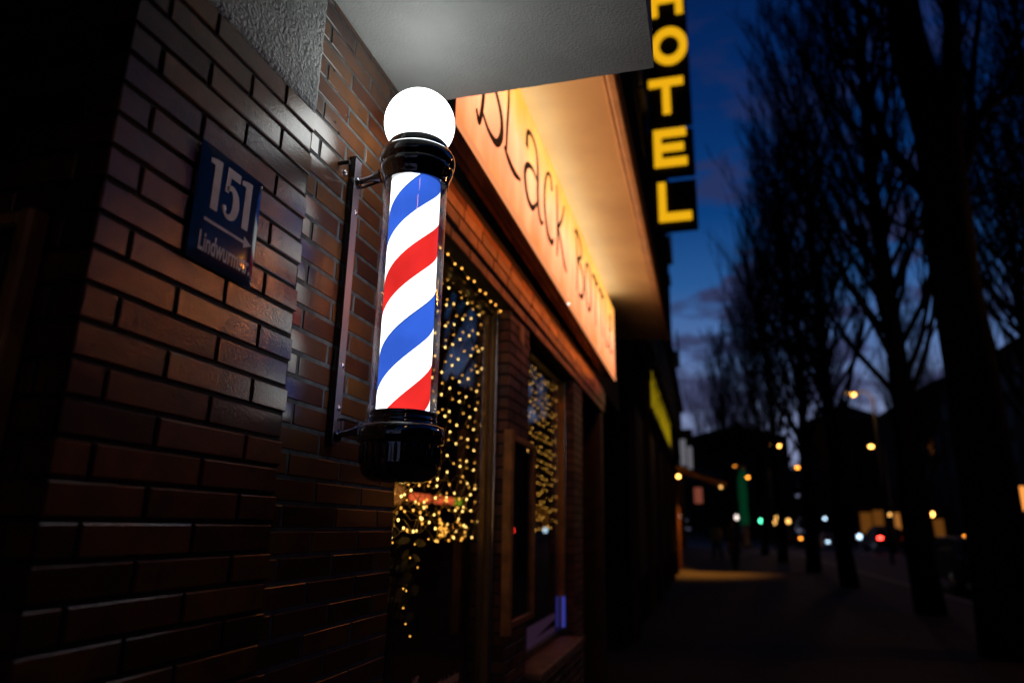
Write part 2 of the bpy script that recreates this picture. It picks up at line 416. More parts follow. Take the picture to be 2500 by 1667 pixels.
# --- front pier, nearest to the camera (street face X=-.93)
mb = MB(); fn = wallfn(-.936)
brick_run(mb, fn, .807, 1.383, GZ, 2.634, 2.024, .0612, [(.877, .25), (1.0, .25)], joint=.0092, proud=.005)
fr = retfn(.813)
brick_run(mb, fr, -2.2, -.934, GZ, 2.634, 2.024, .0612, [(-1.0, .25), (-1.12, .25)], joint=.0092, proud=.005)
mb.box((-2.2, .813, GZ), (-.9365, 1.381, 2.632), 1)
mb.build('brick_pier', [M['brick_glazed'], M['mortar_dark']], shop)
# plaster beam above it
mb = MB()
ny, nz_ = 60, 46
X0 = -.930
vs = []; fs = []
for i in range(ny+1):
    for j in range(nz_+1):
        y = .80 + (1.388-.80)*i/ny; z = 2.636 + (3.074-2.636)*j/nz_
        e = min(1, (1.388-y)/.012)*min(1, (z-2.636)/.010)
        d = mnoise(Vector((y*42, z*42, 1)))*.0022 + mnoise(Vector((y*95, z*95, 5)))*.0012
        y2 = y; z2 = z
        if j == 0: z2 += mnoise(Vector((y*70, 0, 3)))*.004
        if i == ny: y2 += mnoise(Vector((0, z*70, 3)))*.003
        vs.append((X0 - .010*(1-e)**2 + d, y2, z2))
for i in range(ny):
    for j in range(nz_):
        a = i*(nz_+1)+j; fs.append((a, a+nz_+1, a+nz_+2, a+1))
mb.add(vs, fs, 0, .5, True)
mb.box((-2.2, .802, 2.638), (-.944, 1.384, 3.074))
mb.build('plaster_beam', M['plaster'], shop)
# --- wall that carries the barber pole (street face X=-.97)
mb = MB(); fn = wallfn(-.9725)
brick_run(mb, fn, 1.36, 2.088, GZ, 3.074, 2.009, .0612, [(1.608, .25), (1.472, .25)], joint=.0115, proud=.0025, cham=.0015)
mb.box((-1.6, 1.383, GZ), (-.9722, 2.086, 3.074), 1)
mb.build('brick_wall', [M['brick_smooth'], M['mortar_grey']], shop)
# --- pier between the windows, pier by the entrance
def pier(y0, y1, zt=2.738):
    mb = MB()
    brick_run(mb, wallfn(-.973), y0, y1, GZ, zt, 2.009, .0612, [(y0+.12, .25), (y0-.005, .25)], joint=.011, proud=.003, cham=.002)
    brick_run(mb, retfn(y0+.003), -1.15, -.9725, GZ, zt, 2.009, .0612, [(-1.09, .12), (-1.15, .12)], joint=.011, proud=.003, cham=.002)
    mb.box((-1.18, y0+.003, GZ), (-.9732, y1-.002, zt), 1)
    return mb.build('window_pier', [M['brick_far'], M['mortar_dark']], shop)
pier(3.43, 3.86); pier(5.32, 5.72)
# brick below the windows
mb = MB()
for a, b, t_ in ((2.09, 3.43, .62), (3.86, 5.32, .82)):
    brick_run(mb, wallfn(-.973), a, b, GZ, t_, 2.009, .0612, [(a+.12, .25), (a, .25)], joint=.011, proud=.003, cham=.002)
    mb.box((-1.3, a, GZ), (-.9732, b, t_), 1)
mb.build('apron_wall', [M['brick_far'], M['mortar_dark']], shop)
# lintel band: stepped courses of glazed bricks
mb = MB()
steps = [(2.740, 2.801, -.955), (2.805, 2.866, -.943), (2.870, 2.931, -.943), (2.935, 2.985, -.955)]
for i, (za, zb, X) in enumerate(steps):
    brick_run(mb, wallfn(X-.003), 2.09, 7.0, za, zb, za-.004, zb-za+.008, [(2.2+.06*i, .25), (2.2+.06*i, .25)], joint=.010, proud=.003, cham=.003)
    mb.box((-1.3, 2.088, za-.004), (X-.0035, 7.0, zb+.003), 1)
mb.box((-1.6, 2.086, 2.986), (-.9735, 8.5, 3.995), 1)
mb.build('brick_lintel', [M['brick_band'], M['mortar_dark']], shop)
# canopy slab with slightly irregular far edge
mb = MB(); n = 44
lo, hi = [], []
xs = [-.969 + (.969-.09)*k/n for k in range(n+1)]
edge = [(x, 2.022 + mnoise(Vector((x*30, 2, 0)))*.0035 + .006*(x+.5)*-.5) for x in xs]
bot0, bot1, top0, top1 = [], [], [], []
vs = []
for x, y in edge: vs += [(x, -4.0, 3.0765), (x, y-.012, 3.0765), (x, y, 3.088), (x, y, 3.44), (x, -4.0, 3.44)]
fs = []
for k in range(n):
    a = 5*k; b = 5*(k+1)
    for q in range(4): fs.append((a+q, a+q+1, b+q+1, b+q))
    fs.append((a+4, a, b, b+4))
fs += [(0,4,3,2,1), (5*n, 5*n+1, 5*n+2, 5*n+3, 5*n+4)]
mb.add(vs, fs)
mb.box((-3.0, -4.0, 3.0765), (-.971, 2.0, 3.44))
mb.build('canopy_slab', M['slab'], shop)
# higher soffit over the shop sign and its edge trim
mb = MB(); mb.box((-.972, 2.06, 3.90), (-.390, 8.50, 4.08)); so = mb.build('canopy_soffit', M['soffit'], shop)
mb = MB(); mb.bbox((-.389, 2.06, 3.873), (-.334, 8.51, 4.085), .012); mb.bbox((-.412, 2.06, 3.886), (-.394, 8.50, 3.899), .004)
mb.build('soffit_trim', M['soffit_trim'], so)
mb = MB(); mb.box((-.332, 2.3, 3.89), (-.316, 8.52, 4.35)); mb.box((-.97, 2.3, 4.09), (-.333, 8.52, 4.35)); mb.build('canopy_fascia', M['facade_dark'], so)
# upper storeys over canopies
mb = MB(); mb.box((-9, -4, 3.445), (-1.4, 2.05, 14)); mb.box((-9, 2.055, 4.0), (-1.0, 9.0, 14.0)); mb.build('upper_wall', M['facade_dark'], shop)
# left recess beside the front pier
mb = MB(); mb.box((-2.6, -4, GZ), (-2.21, .80, 3.07)); mb.build('recess_wall', M['facade_dark'], shop)
# interior
mb = MB()
mb.box((-6.1, 2.0, GZ), (-6.0, 8.0, 3.4)); mb.box((-6.0, 7.95, GZ), (-1.62, 8.05, 3.4)); mb.box((-6.0, 1.95, GZ), (-1.62, 2.05, 3.4))
mb.box((-6, 2.05, 3.0), (-1.61, 7.95, 3.1)); mb.box((-6, 2.05, GZ), (-1.31, 7.95, GZ+.02))
mb.build('interior_room', M['interior'], shop)

def shop_window(y0, y1, z0, z1, far_metal, lettering=None):
    w = MB(); X = -1.075
    f = .045
    w.bbox((X-.03, y0, z0), (X+.03, y0+f, z1), .004); w.bbox((X-.03, y0+f, z1-f), (X+.03, y1-f, z1), .004)
    w.bbox((X-.03, y0+f, z0), (X+.03, y1-f, z0+f), .004)
    win = w.build('shop_window', M['frame_dark'], shop)
    w = MB(); w.bbox((X-.035, y1-f-.002, z0), (X+.036, y1-.001, z1), .008); w.bbox((X-.02, y1-f-.03, z0+f), (X+.012, y1-f-.006, z1-f), .004)
    w.build('jamb_profile', far_metal, win)
    w = MB(); w.bbox((X+.0365, y1-.040, z0), (X+.050, y1-.004, z1), .004); w.build('outer_profile', M['steel'], win)
    w = MB(); w.box((X+.006, y0+f-.005, z0+f-.005), (X+.008, y1-f+.003, z1-f+.005)); w.build('pane', M['window_glass'], win)
    return win
win1 = shop_window(2.088, 3.428, .62, 2.738, M['frame_brass'])
win2 = shop_window(3.86, 5.32, .845, 2.738, mat('gold_painted_jamb', (.80, .46, .12), rough=.45, metal=.2, var=.2, vscale=9))
mb = MB(); mb.bbox((-1.12, 3.865, .80), (-.885, 5.20, .843), .008); mb.bbox((-.884, 5.16, .812), (-.872, 5.20, .853), .004)
mb.build('sill', M['sill'], win2)
# faint lettering along the bottom of the first window
vs, fs = text_mesh('#thebarbershop', .062, .62, .0008, .0006)
mb = MB(); mb.add([(-1.064+z, 2.80+x, .955+y) for x, y, z in vs], fs); mb.build('window_lettering', M['decal'], win1); mb = MB()
vs, fs = text_mesh('MS', .07, .7, .001, .0006); mb.add([(-1.064+z, 2.54+x, 1.005+y) for x, y, z in vs], fs)
mb.build('window_lettering', M['decal'], win1)
# coloured details by the second window
mb = MB(); mb.bbox((-1.055, 5.262, .89), (-1.035, 5.285, 1.10), .004); tag(mb.build('light_strip', M['led_blue'], win2), 'short blue light strip at the window jamb')
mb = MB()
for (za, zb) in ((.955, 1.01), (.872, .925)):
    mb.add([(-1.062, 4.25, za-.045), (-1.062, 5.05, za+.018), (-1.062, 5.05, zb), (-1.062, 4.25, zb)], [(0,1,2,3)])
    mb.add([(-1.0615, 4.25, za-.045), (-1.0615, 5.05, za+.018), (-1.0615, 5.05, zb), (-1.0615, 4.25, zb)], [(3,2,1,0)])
mb.build('purple_gleam_bands', M['glow_purple'], win2)  # purple gleam on the pane put in as faintly glowing bands
# entrance beyond the second pier
mb = MB(); mb.box((-1.75, 5.73, GZ), (-1.70, 6.85, 2.73)); door = mb.build('entrance_door', M['wood_dark'], shop)
mb = MB(); mb.box((-1.699, 5.93, GZ+.3), (-1.69, 6.65, 2.5)); mb.build('pane', M['win_dark'], door)
mb = MB(); mb.tube([(-1.66, 5.85, 1.0), (-1.66, 5.85, 1.5)], .012, 8); mb.build('handle', M['steel'], door)
mb = MB(); mb.bbox((-1.69, 6.86, GZ), (-.975, 7.0, 2.735), .006); mb.build('entrance_post', M['wood_dark'], shop)

# ================================================================== barber pole
PX, PY = -.761, 1.657
pole = thing('barber_pole', (PX, PY, 1.85), 'lit barber pole with striped cylinder, white globe and black chrome caps on the brick wall', 'barber pole')
def part(mb, name, m, par=pole, ang=None):
    o = mb.build(name, m, par)
    if ang: smooth_angle(o, ang)
    return o
mb = MB(); r = .104
prof = [(max(1e-6, r*math.sin(a)), -r*math.cos(a)) for a in [PI*(.245 + .755*k/34) for k in range(35)]]
mb.lathe(prof, (PX, PY, 2.746), 64); part(mb, 'globe', M['head_glass'])
# top collar: gallery, bulge, lip
mb = MB()
pt = [(.076,2.668),(.0865,2.670),(.0885,2.667),(.0892,2.655),(.0892,2.6465),(.0925,2.646),(.0942,2.644),(.0945,2.6405),(.1010,2.6400),(.1055,2.637),(.1088,2.630),(.1100,2.621),(.1098,2.614),(.1080,2.606),(.1040,2.600),(.1022,2.597),(.1040,2.5950),(.1052,2.591),(.1045,2.584),(.1005,2.573),(.0965,2.562),(.0942,2.550),(.0936,2.543),(.0915,2.539),(.0862,2.539),(.0862,2.548)]
mb.lathe(pt, (PX, PY, 0), 96); part(mb, 'top_collar', M['chrome'], ang=50)
mb = MB(); mb.lathe([(.0895,1.872),(.0895,2.541)], (PX, PY, 0), 96); o = part(mb, 'glass_tube', M['glass_tube'])
bme = o.data; # open cylinder: drop the end caps
import bmesh
bm = bmesh.new(); bm.from_mesh(bme); bmesh.ops.delete(bm, geom=[f for f in bm.faces if len(f.verts) > 4], context='FACES'); bm.to_mesh(bme); bm.free()
mb = MB(); mb.lathe([(.0862,1.872),(.0862,2.541)], (PX, PY, 0), 96); o = part(mb, 'inner_tube_wall', M['glass_tube'])
bm = bmesh.new(); bm.from_mesh(o.data); bmesh.ops.delete(bm, geom=[f for f in bm.faces if len(f.verts) > 4], context='FACES'); bmesh.ops.reverse_faces(bm, faces=bm.faces[:]); bm.to_mesh(o.data); bm.free()
mb = MB(); mb.lathe([(.0705,1.866),(.0705,2.548)], (PX, PY, 0), 96); part(mb, 'striped_cylinder', M['stripes'])
# bottom cap: two rings, wide lip, fluted drum, rounded base
mb = MB()
pb = [(.0862,1.868),(.0865,1.880),(.0905,1.880),(.0915,1.877),(.0915,1.871),(.0905,1.869),(.0905,1.866),(.0920,1.864),(.0925,1.857),(.0920,1.853),(.0940,1.848),(.1010,1.846),(.1100,1.841),(.1135,1.833),(.1140,1.822),(.1140,1.806),(.1120,1.800),(.1040,1.798),(.1030,1.795)]
mb.lathe(pb[::-1], (PX, PY, 0), 96)
part(mb, 'bottom_collar', M['chrome'], ang=50)
mb = MB()
pd = [(1e-6,1.700),(.04,1.7005),(.066,1.703),(.083,1.709),(.094,1.718),(.100,1.730),(.1018,1.742),(.1022,1.750),(.1024,1.7965)]
mb.lathe(pd, (PX, PY, 0), 96)
for k in range(30):
    a = 2*PI*k/30
    x, y = PX + .1018*math.cos(a), PY + .1018*math.sin(a)
    mb.tube([(x, y, 1.745), (x, y, 1.752), (x, y, 1.788), (x, y, 1.795)], [.0012, .0050, .0050, .0012], 6)
part(mb, 'bottom_cap', M['chrome'], ang=50)
# mounting post and arms
mb = MB(); mb.bbox((-.9695, 1.634, 1.800), (-.950, 1.671, 2.652), .0012); post = part(mb, 'mounting_post', M['post_steel'])
mb = MB(); mb.box((-.9695, 1.6300, 1.7995), (-.9497, 1.6338, 2.6525)); mb.box((-.9695, 1.634, 2.6525), (-.9497, 1.671, 2.6555)); part(mb, 'post_edge_cover', M['black_gloss'], post)
for z in (2.480, 2.02, 1.90):
    mb = MB(); mb.sphere((-.949, 1.655, z), .0055, 8); mb.lathe([(.003,-.004),(.0085,-.002),(.0085,.0015),(.0025,.003)], (-.9485, 1.655, z), 16, axis='x'); part(mb, 'screw', M['steel'], post)
for z, s_ in ((2.590, 1), (1.838, -1)):
    mb = MB()
    mb.tube([(-.951, 1.655, z-.012), (-.935, 1.655, z-.010), (-.905, 1.656, z-.004), (-.875, 1.657, z)], [.010, .0085, .010, .022], 16)
    mb.tube([(-.951, 1.655, z-.030*s_), (-.93, 1.655, z-.030*s_), (-.900, 1.656, z-.022*s_), (-.872, 1.657, z-.012*s_)], [.005, .004, .004, .006], 10)
    mb.lathe([(.016,0),(.018,.002),(.017,.006),(.012,.009)], (-.9497, 1.655, z-.014), 20, axis='x')
    part(mb, 'bracket_arm', M['chrome'], ang=40)
# ================================================================== small wall fittings
for (y, z, l, r_, lab) in ((1.575, 2.600, .035, .0065, 'black pipe stub sticking out of the bricks left of the pole post'), (1.608, 2.588, .006, .0085, 'small round socket ring in the bricks next to the pole post')):
    mb = MB(); mb.lathe([(r_*.55, -.006), (r_, -.006), (r_, l-.001), (r_*.85, l), (r_*.5, l), (r_*.5, -.005)], (-.9695, y, z), 20, axis='x')
    tag(mb.build('wall_anchor', M['steel'] if l < .01 else M['dark_metal']), lab, 'wall anchor', 'fittings in the brick wall')

for (y, z) in ((1.535, 2.71), (1.56, 2.69), (1.60, 2.58+.19), (1.505, 2.86), (1.70, 2.655), (1.66, 2.83)):
    mb = MB(); mb.lathe([(.0022, -.003), (.0046, -.002), (.0046, .0008), (.0030, .0012), (.0022, -.001)], (-.9695, y, z), 14, axis='x')
    tag(mb.build('wall_plug', M['mortar_dark']), 'tiny empty wall plug hole in the bricks above the pole post', 'wall plug', 'empty wall plugs above the pole post')
# ================================================================== house number plate
sgn = thing('house_number_sign', (-.922, 1.095, 2.2), 'dark blue enamel house number plate 151 with arrow and Lindwurmstr. on brick pier', 'sign')
Y0, Y1, Z0, Z1 = .998, 1.194, 2.082, 2.331
mb = MB()
# gently domed plate
nn_ = 14; vs = []; fs = []
for i in range(nn_+1):
    for j in range(nn_+1):
        u = i/nn_; v = j/nn_
        d = .0028*(1-(2*u-1)**8)*(1-(2*v-1)**8)
        vs.append((-.9235+d, Y0+(Y1-Y0)*u, Z0+(Z1-Z0)*v))
for i in range(nn_):
    for j in range(nn_):
        a = i*(nn_+1)+j; fs.append((a, a+nn_+1, a+nn_+2, a+1))
mb.add(vs, fs, 0, .5, True); mb.box((-.9262, Y0, Z0), (-.9236, Y1, Z1)); mb.build('plate', M['enamel'], sgn)
for y in (Y0+.02, Y1-.006):
    for z in (Z0+.012, Z1-.012):
        if y > 1.1:
            mb = MB(); mb.sphere((-.9225, y, z), .0032, 8); mb.build('screw', M['steel'], sgn)
fnp = lambda u, v, w: (-.9202 + w, Y0 + u, Z0 + v)
mb = MB(); T = .0007
def slab1(x):
    mb.prism([(x, .117), (x+.0205, .117), (x+.0205, .226), (x+.007, .226), (x-.013, .221), (x-.013, .211), (x, .211)], fnp, T)
slab1(.0400); slab1(.1385)
mb.prism([(.076, .172), (.088, .172), (.090, .208), (.119, .208), (.119, .227), (.078, .227)], fnp, T)
mb.stroke([(.082, .178), (.096, .186), (.110, .175), (.114, .152), (.108, .129), (.092, .1215), (.078, .130)], [.010, .012, .018, .021, .018, .010, .006], fnp, T)
mb.sphere(fnp(.0795, .135, 0), .0078, 6, rz=.0078)
mb.v = [(min(p[0], -.9190), p[1], p[2]) for p in mb.v]
mb.build('number', M['enamel_white'], sgn)
mb = MB(); mb.prism([(.029, .0868), (.152, .0868), (.152, .0932), (.029, .0932)], fnp, T); mb.prism([(.152, .077), (.177, .090), (.152, .103)], fnp, T)
mb.build('arrow', M['enamel_white'], sgn)
vs, fs = text_mesh('Lindwurmstr.', .056, .53, .0009, .0004)
mb = MB(); mb.add([fnp(.022+x, .025+y, z) for x, y, z in vs], fs)
mb.build('street_name', M['enamel_white'], sgn)

# ================================================================== framed panel on the side of the front pier
fpn = thing('framed_panel', (-1.3, .80, 1.5), 'wooden framed panel hanging in the dark recess left of the brick pier', 'picture frame')
mb = MB()
mb.bbox((-1.052, .765, .95), (-1.022, .803, 2.085), .006); mb.bbox((-1.66, .765, .95), (-1.63, .803, 2.085), .006)
mb.bbox((-1.63, .77, 2.055), (-1.052, .803, 2.083), .006); mb.bbox((-1.63, .77, .95), (-1.052, .803, .98), .006)
mb.build('frame', M['wood'], fpn)
mb = MB(); mb.box((-1.63, .792, .98), (-1.052, .803, 2.055)); mb.bbox((-1.60, .784, 1.02), (-1.085, .7915, 2.02), .003); mb.build('panel', M['wood_dark'], fpn)
mb = MB()
mb.tube([(-1.19+.075*math.cos(a), .782, 1.90+.10*math.sin(a)) for a in [2*PI*k/24 for k in range(25)]], .004, 6, cap=False)
mb.tube([(-1.19+.045*math.cos(a), .782, 1.90+.06*math.sin(a)) for a in [2*PI*k/24 for k in range(25)]], .003, 6, cap=False)
mb.build('carved_ring', M['wood'], fpn)

# ================================================================== framed menu case on the window pier
mc = thing('menu_case', (-.95, 3.6, 1.6), 'narrow wooden menu case with glass front on the pier between the windows', 'menu case')
a, b, z0, z1 = 3.335, 3.84, 1.12, 2.06
mb = MB()
mb.bbox((-.968, a, z0-.03), (-.918, a+.04, z1+.01), .006); mb.bbox((-.968, b-.04, z0), (-.918, b, z1-.02), .006)
mb.bbox((-.968, a+.04, z1-.045), (-.922, b-.04, z1-.008), .005); mb.bbox((-.968, a+.04, z0), (-.922, b-.04, z0+.035), .005)
mb.build('frame', M['wood'], mc)
mb = MB(); mb.box((-.968, a+.04, z0+.035), (-.955, b-.04, z1-.045)); mb.build('backboard', M['wood_dark'], mc)
mb = MB(); mb.box((-.936, a+.04, z0+.035), (-.934, b-.04, z1-.045)); mb.build('pane', M['window_glass'], mc)
# small card on the pier above it
mb = MB(); mb.add([(-.965, 3.62, 2.62), (-.962, 3.70, 2.60), (-.960, 3.70, 2.70), (-.965, 3.62, 2.72), (-.966, 3.62, 2.62), (-.963, 3.70, 2.60), (-.961, 3.70, 2.70), (-.966, 3.62, 2.72)], [(0,1,2,3),(7,6,5,4),(0,4,5,1),(2,6,7,3),(1,5,6,2),(3,7,4,0)])
tag(mb.build('paper_notice', M['soffit_trim']), 'small pale slip of paper under the brick lintel, left of the second window', 'notice')

# ================================================================== shop sign light box
sb = thing('shop_sign', (-.80, 2.045, 3.0), 'long glowing orange and yellow light box sign lettered Black Bottle above the windows', 'sign')
SY0, SY1 = 2.045, 6.66
mb = MB(); mb.box((-.915, SY0, 3.040), (-.8015, SY1-.004, 3.735)); mb.box((-.968, SY0, 3.60), (-.926, SY1, 3.66)); mb.build('housing', M['black_gloss'], sb)
mb = MB()
ns = 120; vs = []; fs = []
for k in range(ns+1):
    y = SY0 + (SY1-SY0)*k/ns
    d = .002*mnoise(Vector((y*3, 0, 0)))
    vs += [(-.800+d, y, 3.028), (-.800+d, y, 3.742)]
for k in range(ns): fs.append((2*k, 2*k+2, 2*k+3, 2*k+1))
mb.add(vs, fs); mb.build('lit_face', M['sign_face'], sb)
m = emit('lit_sign_edge', (1.0, .34, .13), .95)
mb = MB(); mb.bbox((-.803, SY0, 2.998), (-.790, SY1, 3.027), .003); mb.bbox((-.803, SY1-.001, 3.0), (-.796, SY1+.010, 3.742), .002); mb.build('edge_profile', m, sb)
mb = MB(); mb.bbox((-.835, SY0, 3.746), (-.812, SY1, 3.768), .006); mb.build('top_light_strip', M['led_cool'], sb)
mb = MB(); mb.bbox((-.905, SY0, 3.737), (-.855, SY1, 3.760), .003); mb.build('added_soffit_light', emit('added_soffit_light', (1.0, .46, .10), 6), sb)  # hidden strip added behind the sign top to brighten the soffit
mb = MB(); mb.box((-.815, 2.35, 3.027), (-.806, SY1-.05, 3.037)); mb.build('added_band_light', M['band_glow'], sb)  # hidden strip added under the sign to light the brick band
mb = MB(); mb.sphere((-.789, 4.17, 2.996), .009, 8); mb.build('screw', M['lamp_white'], sb)  # this one emits: the screw's glint is put in as glow
fs_ = lambda u, v, w: (-.7985 + w, u, v)
mb = MB(); T = .003
S = lambda p, w: mb.stroke(p, [x*1.45 for x in w], fs_, T)
# B
S([(2.26,3.20),(2.30,3.165),(2.34,3.30),(2.345,3.50),(2.33,3.66)], [.012,.02,.022,.018,.012])
S([(2.24,3.60),(2.34,3.67),(2.47,3.66),(2.52,3.58),(2.44,3.49),(2.36,3.46)], [.010,.016,.022,.028,.016,.010])
S([(2.36,3.46),(2.50,3.45),(2.60,3.38),(2.61,3.29),(2.54,3.21),(2.42,3.20),(2.33,3.235)], [.010,.02,.03,.034,.026,.016,.010])
# l
S([(2.70,3.68),(2.715,3.55),(2.70,3.40),(2.69,3.26)], [.010,.018,.022,.014])
S([(2.66,3.262),(2.74,3.235),(2.84,3.225),(2.95,3.245)], [.012,.026,.026,.010])
# a
S([(3.07,3.50),(3.08,3.59),(3.18,3.625),(3.28,3.59),(3.315,3.48),(3.315,3.36),(3.34,3.27),(3.40,3.225),(3.46,3.25)], [.034,.022,.014,.020,.026,.026,.024,.022,.01])
S([(3.31,3.42),(3.20,3.44),(3.08,3.40),(3.035,3.32),(3.09,3.23),(3.20,3.215),(3.30,3.29)], [.010,.016,.024,.030,.030,.024,.012])
# c
S([(3.69,3.56),(3.64,3.63),(3.55,3.60),(3.49,3.48),(3.50,3.34),(3.58,3.23),(3.70,3.225),(3.74,3.27)], [.030,.018,.014,.022,.028,.028,.024,.010])
# k
S([(3.825,3.67),(3.84,3.50),(3.85,3.35),(3.84,3.20)], [.012,.022,.026,.016])
S([(4.07,3.64),(3.98,3.50),(3.86,3.395)], [.012,.02,.024]); S([(3.87,3.40),(3.97,3.33),(4.06,3.24),(4.15,3.205)], [.02,.026,.03,.012])
mb.build('lettering', M['letters_dark'], sb); mb = MB()
# B o t t l e
S([(4.50,3.68),(4.55,3.50),(4.55,3.35),(4.53,3.21)], [.014,.024,.026,.014])
S([(4.44,3.62),(4.56,3.67),(4.70,3.63),(4.72,3.54),(4.57,3.47)], [.01,.018,.026,.026,.012]); S([(4.57,3.47),(4.74,3.44),(4.82,3.35),(4.76,3.24),(4.60,3.21)], [.012,.026,.034,.028,.012])
S([(5.02,3.60),(4.94,3.55),(4.91,3.42),(4.96,3.28),(5.06,3.23),(5.16,3.30),(5.18,3.44),(5.12,3.57),(5.02,3.60)], [.016,.022,.03,.026,.02,.026,.03,.022,.016])
S([(5.27,3.60),(5.38,3.615),(5.50,3.605),(5.58,3.63)], [.02,.034,.03,.014]); S([(5.42,3.62),(5.43,3.45),(5.42,3.30),(5.44,3.21)], [.018,.026,.028,.014])
S([(5.62,3.60),(5.72,3.615),(5.84,3.605),(5.92,3.63)], [.02,.034,.03,.014]); S([(5.77,3.62),(5.78,3.45),(5.77,3.30),(5.79,3.21)], [.018,.026,.028,.014])
S([(6.02,3.66),(6.04,3.45),(6.03,3.27),(6.12,3.215),(6.21,3.235)], [.014,.026,.028,.026,.01])
S([(6.30,3.42),(6.42,3.46),(6.46,3.54),(6.38,3.59),(6.30,3.50),(6.29,3.34),(6.37,3.23),(6.50,3.25)], [.012,.018,.022,.018,.026,.03,.026,.01])
mb.build('lettering', M['letters_dark'], sb)

# ================================================================== fairy light nets
def light_net(y0, y1, ztop, rows, step, label, seed, xx=-1.105, keep=100, bm='bulb_bright'):
    rr = random.Random(seed)
    net = thing('fairy_light_net', (xx, (y0+y1)/2, 2.1), label, 'fairy lights', 'fairy light nets behind the shop windows')
    wire = MB(); bulbs = []; reflected_bulbs = []
    prev = None
    for i in range(rows):
        z = ztop - step*i
        low = i > rows-4
        pts = []
        y = y1 - .02
        k = 0
        while y > y0 + .02:
            zz = z - (.045 if k % 2 else 0) + rr.uniform(-.008, .008) - (.02*math.sin(k*1.9+i) if low else 0)
            pts.append((xx + rr.uniform(-.012, .012), y, zz)); y -= .118 + rr.uniform(-.014, .014); k += 1
        for p in pts:
            bulbs.append(p)
            reflected_bulbs.append((p[0] - .012, p[1] - .050 - rr.uniform(0, .02), p[2] + rr.uniform(-.006, .012)))  # dimmer copies added to stand in for each bulb's reflection in the panes
        # wire: slack line through the bulbs
        path = []
        for q in range(len(pts)-1):
            A, B = pts[q], pts[q+1]; sg = rr.uniform(.008, .03)
            for t_ in (0, .33, .66):
                path.append((A[0]*(1-t_)+B[0]*t_ - .004, A[1]*(1-t_)+B[1]*t_, A[2]*(1-t_)+B[2]*t_ - sg*4*t_*(1-t_) + rr.uniform(-.003, .003)))
        wire.tube(path, .0019 if low else .0012, 4, cap=False)
        if prev:
            for q in range(0, min(len(prev), len(pts)), 2):
                A, B = prev[q], pts[min(q+1, len(pts)-1)]
                mid = ((A[0]+B[0])/2-.003, (A[1]+B[1])/2 + rr.uniform(-.02, .02), (A[2]+B[2])/2 + rr.uniform(-.02, .02))
                wire.tube([A, mid, B], .0017 if low else .0011, 4, cap=False)
        prev = pts
    wire.build('wire', M['wire'], net)
    rr.shuffle(bulbs)
    def one(p, m, r):
        b = MB(); b.sphere((0, 0, 0), r, 6, rz=r*1.25); o = b.build('bulb', m, net, local=True); o.location = Vector(p) - net.location; return o
    n_ = 0; rest = MB(); ob0 = None
    for p in bulbs:
        rad = .0042
        if n_ < keep:
            if ob0 is None: ob0 = one(p, M[bm], rad)
            else:
                c = ob0.copy(); COL.objects.link(c); c.parent = net; c.location = Vector(p) - net.location
            n_ += 1
        else: rest.sphere(p, rad, 6, rz=rad*1.25)
    for p in reflected_bulbs: rest.sphere(p, .0043*rr.uniform(.75, 1.1), 5, mi=1)
    o = rest.build('bulb', [M[bm], M['bulb_dim_and_reflection']], net); o['kind'] = 'stuff'
    return net
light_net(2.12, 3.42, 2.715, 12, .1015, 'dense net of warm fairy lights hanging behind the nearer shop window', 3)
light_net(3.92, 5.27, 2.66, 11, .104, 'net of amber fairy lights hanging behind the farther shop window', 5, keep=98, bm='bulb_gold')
tn = thing('light_tangle', (-1.10, 2.7, 1.62), 'loose tangle of orange fairy lights along the lower edge of the nearer net', 'fairy lights')
rr = random.Random(77); wr = MB(); bl = MB()
for q in range(9):
    y = 2.14 + rr.uniform(0, .25); z = rr.uniform(1.54, 1.80); pts = []
    while y < 3.25:
        pts.append((-1.10 + rr.uniform(-.02, .015), y, z)); y += rr.uniform(.05, .11); z += rr.uniform(-.07, .055); z = max(1.53, min(1.84, z))
    wr.tube(pts, .0019, 4, cap=False)
    for p in pts[::2]: bl.sphere((p[0]+.004, p[1], p[2]), .0046, 5, rz=.006, mi=rr.random() < .35)
for k in range(26): bl.sphere((-1.10, 2.88+rr.uniform(-.05,.06), 1.57+rr.uniform(-.02,.02)), .004, 5)
wr.build('wire', M['wire'], tn); bl.build('bulb_string', [M['bulb_dim_and_reflection'], M['bulb_bright']], tn)
# light garland along the top of the first window
mb = MB()
gl = thing('light_garland', (-1.04, 2.7, 2.76), 'short garland of amber lights along the top edge of the nearer shop window', 'fairy lights')
gp = [(-1.02, 2.4+.045*k, 2.725+.008*math.sin(k*1.7)) for k in range(23)]
mb.tube(gp, .002, 4); mb.build('wire', M['wire'], gl)
mb = MB()
for p in gp[::2]: mb.sphere((p[0]+.004, p[1], p[2]-.004), .005, 5)
mb.build('bulb_row', M['bulb_dim_and_reflection'], gl)

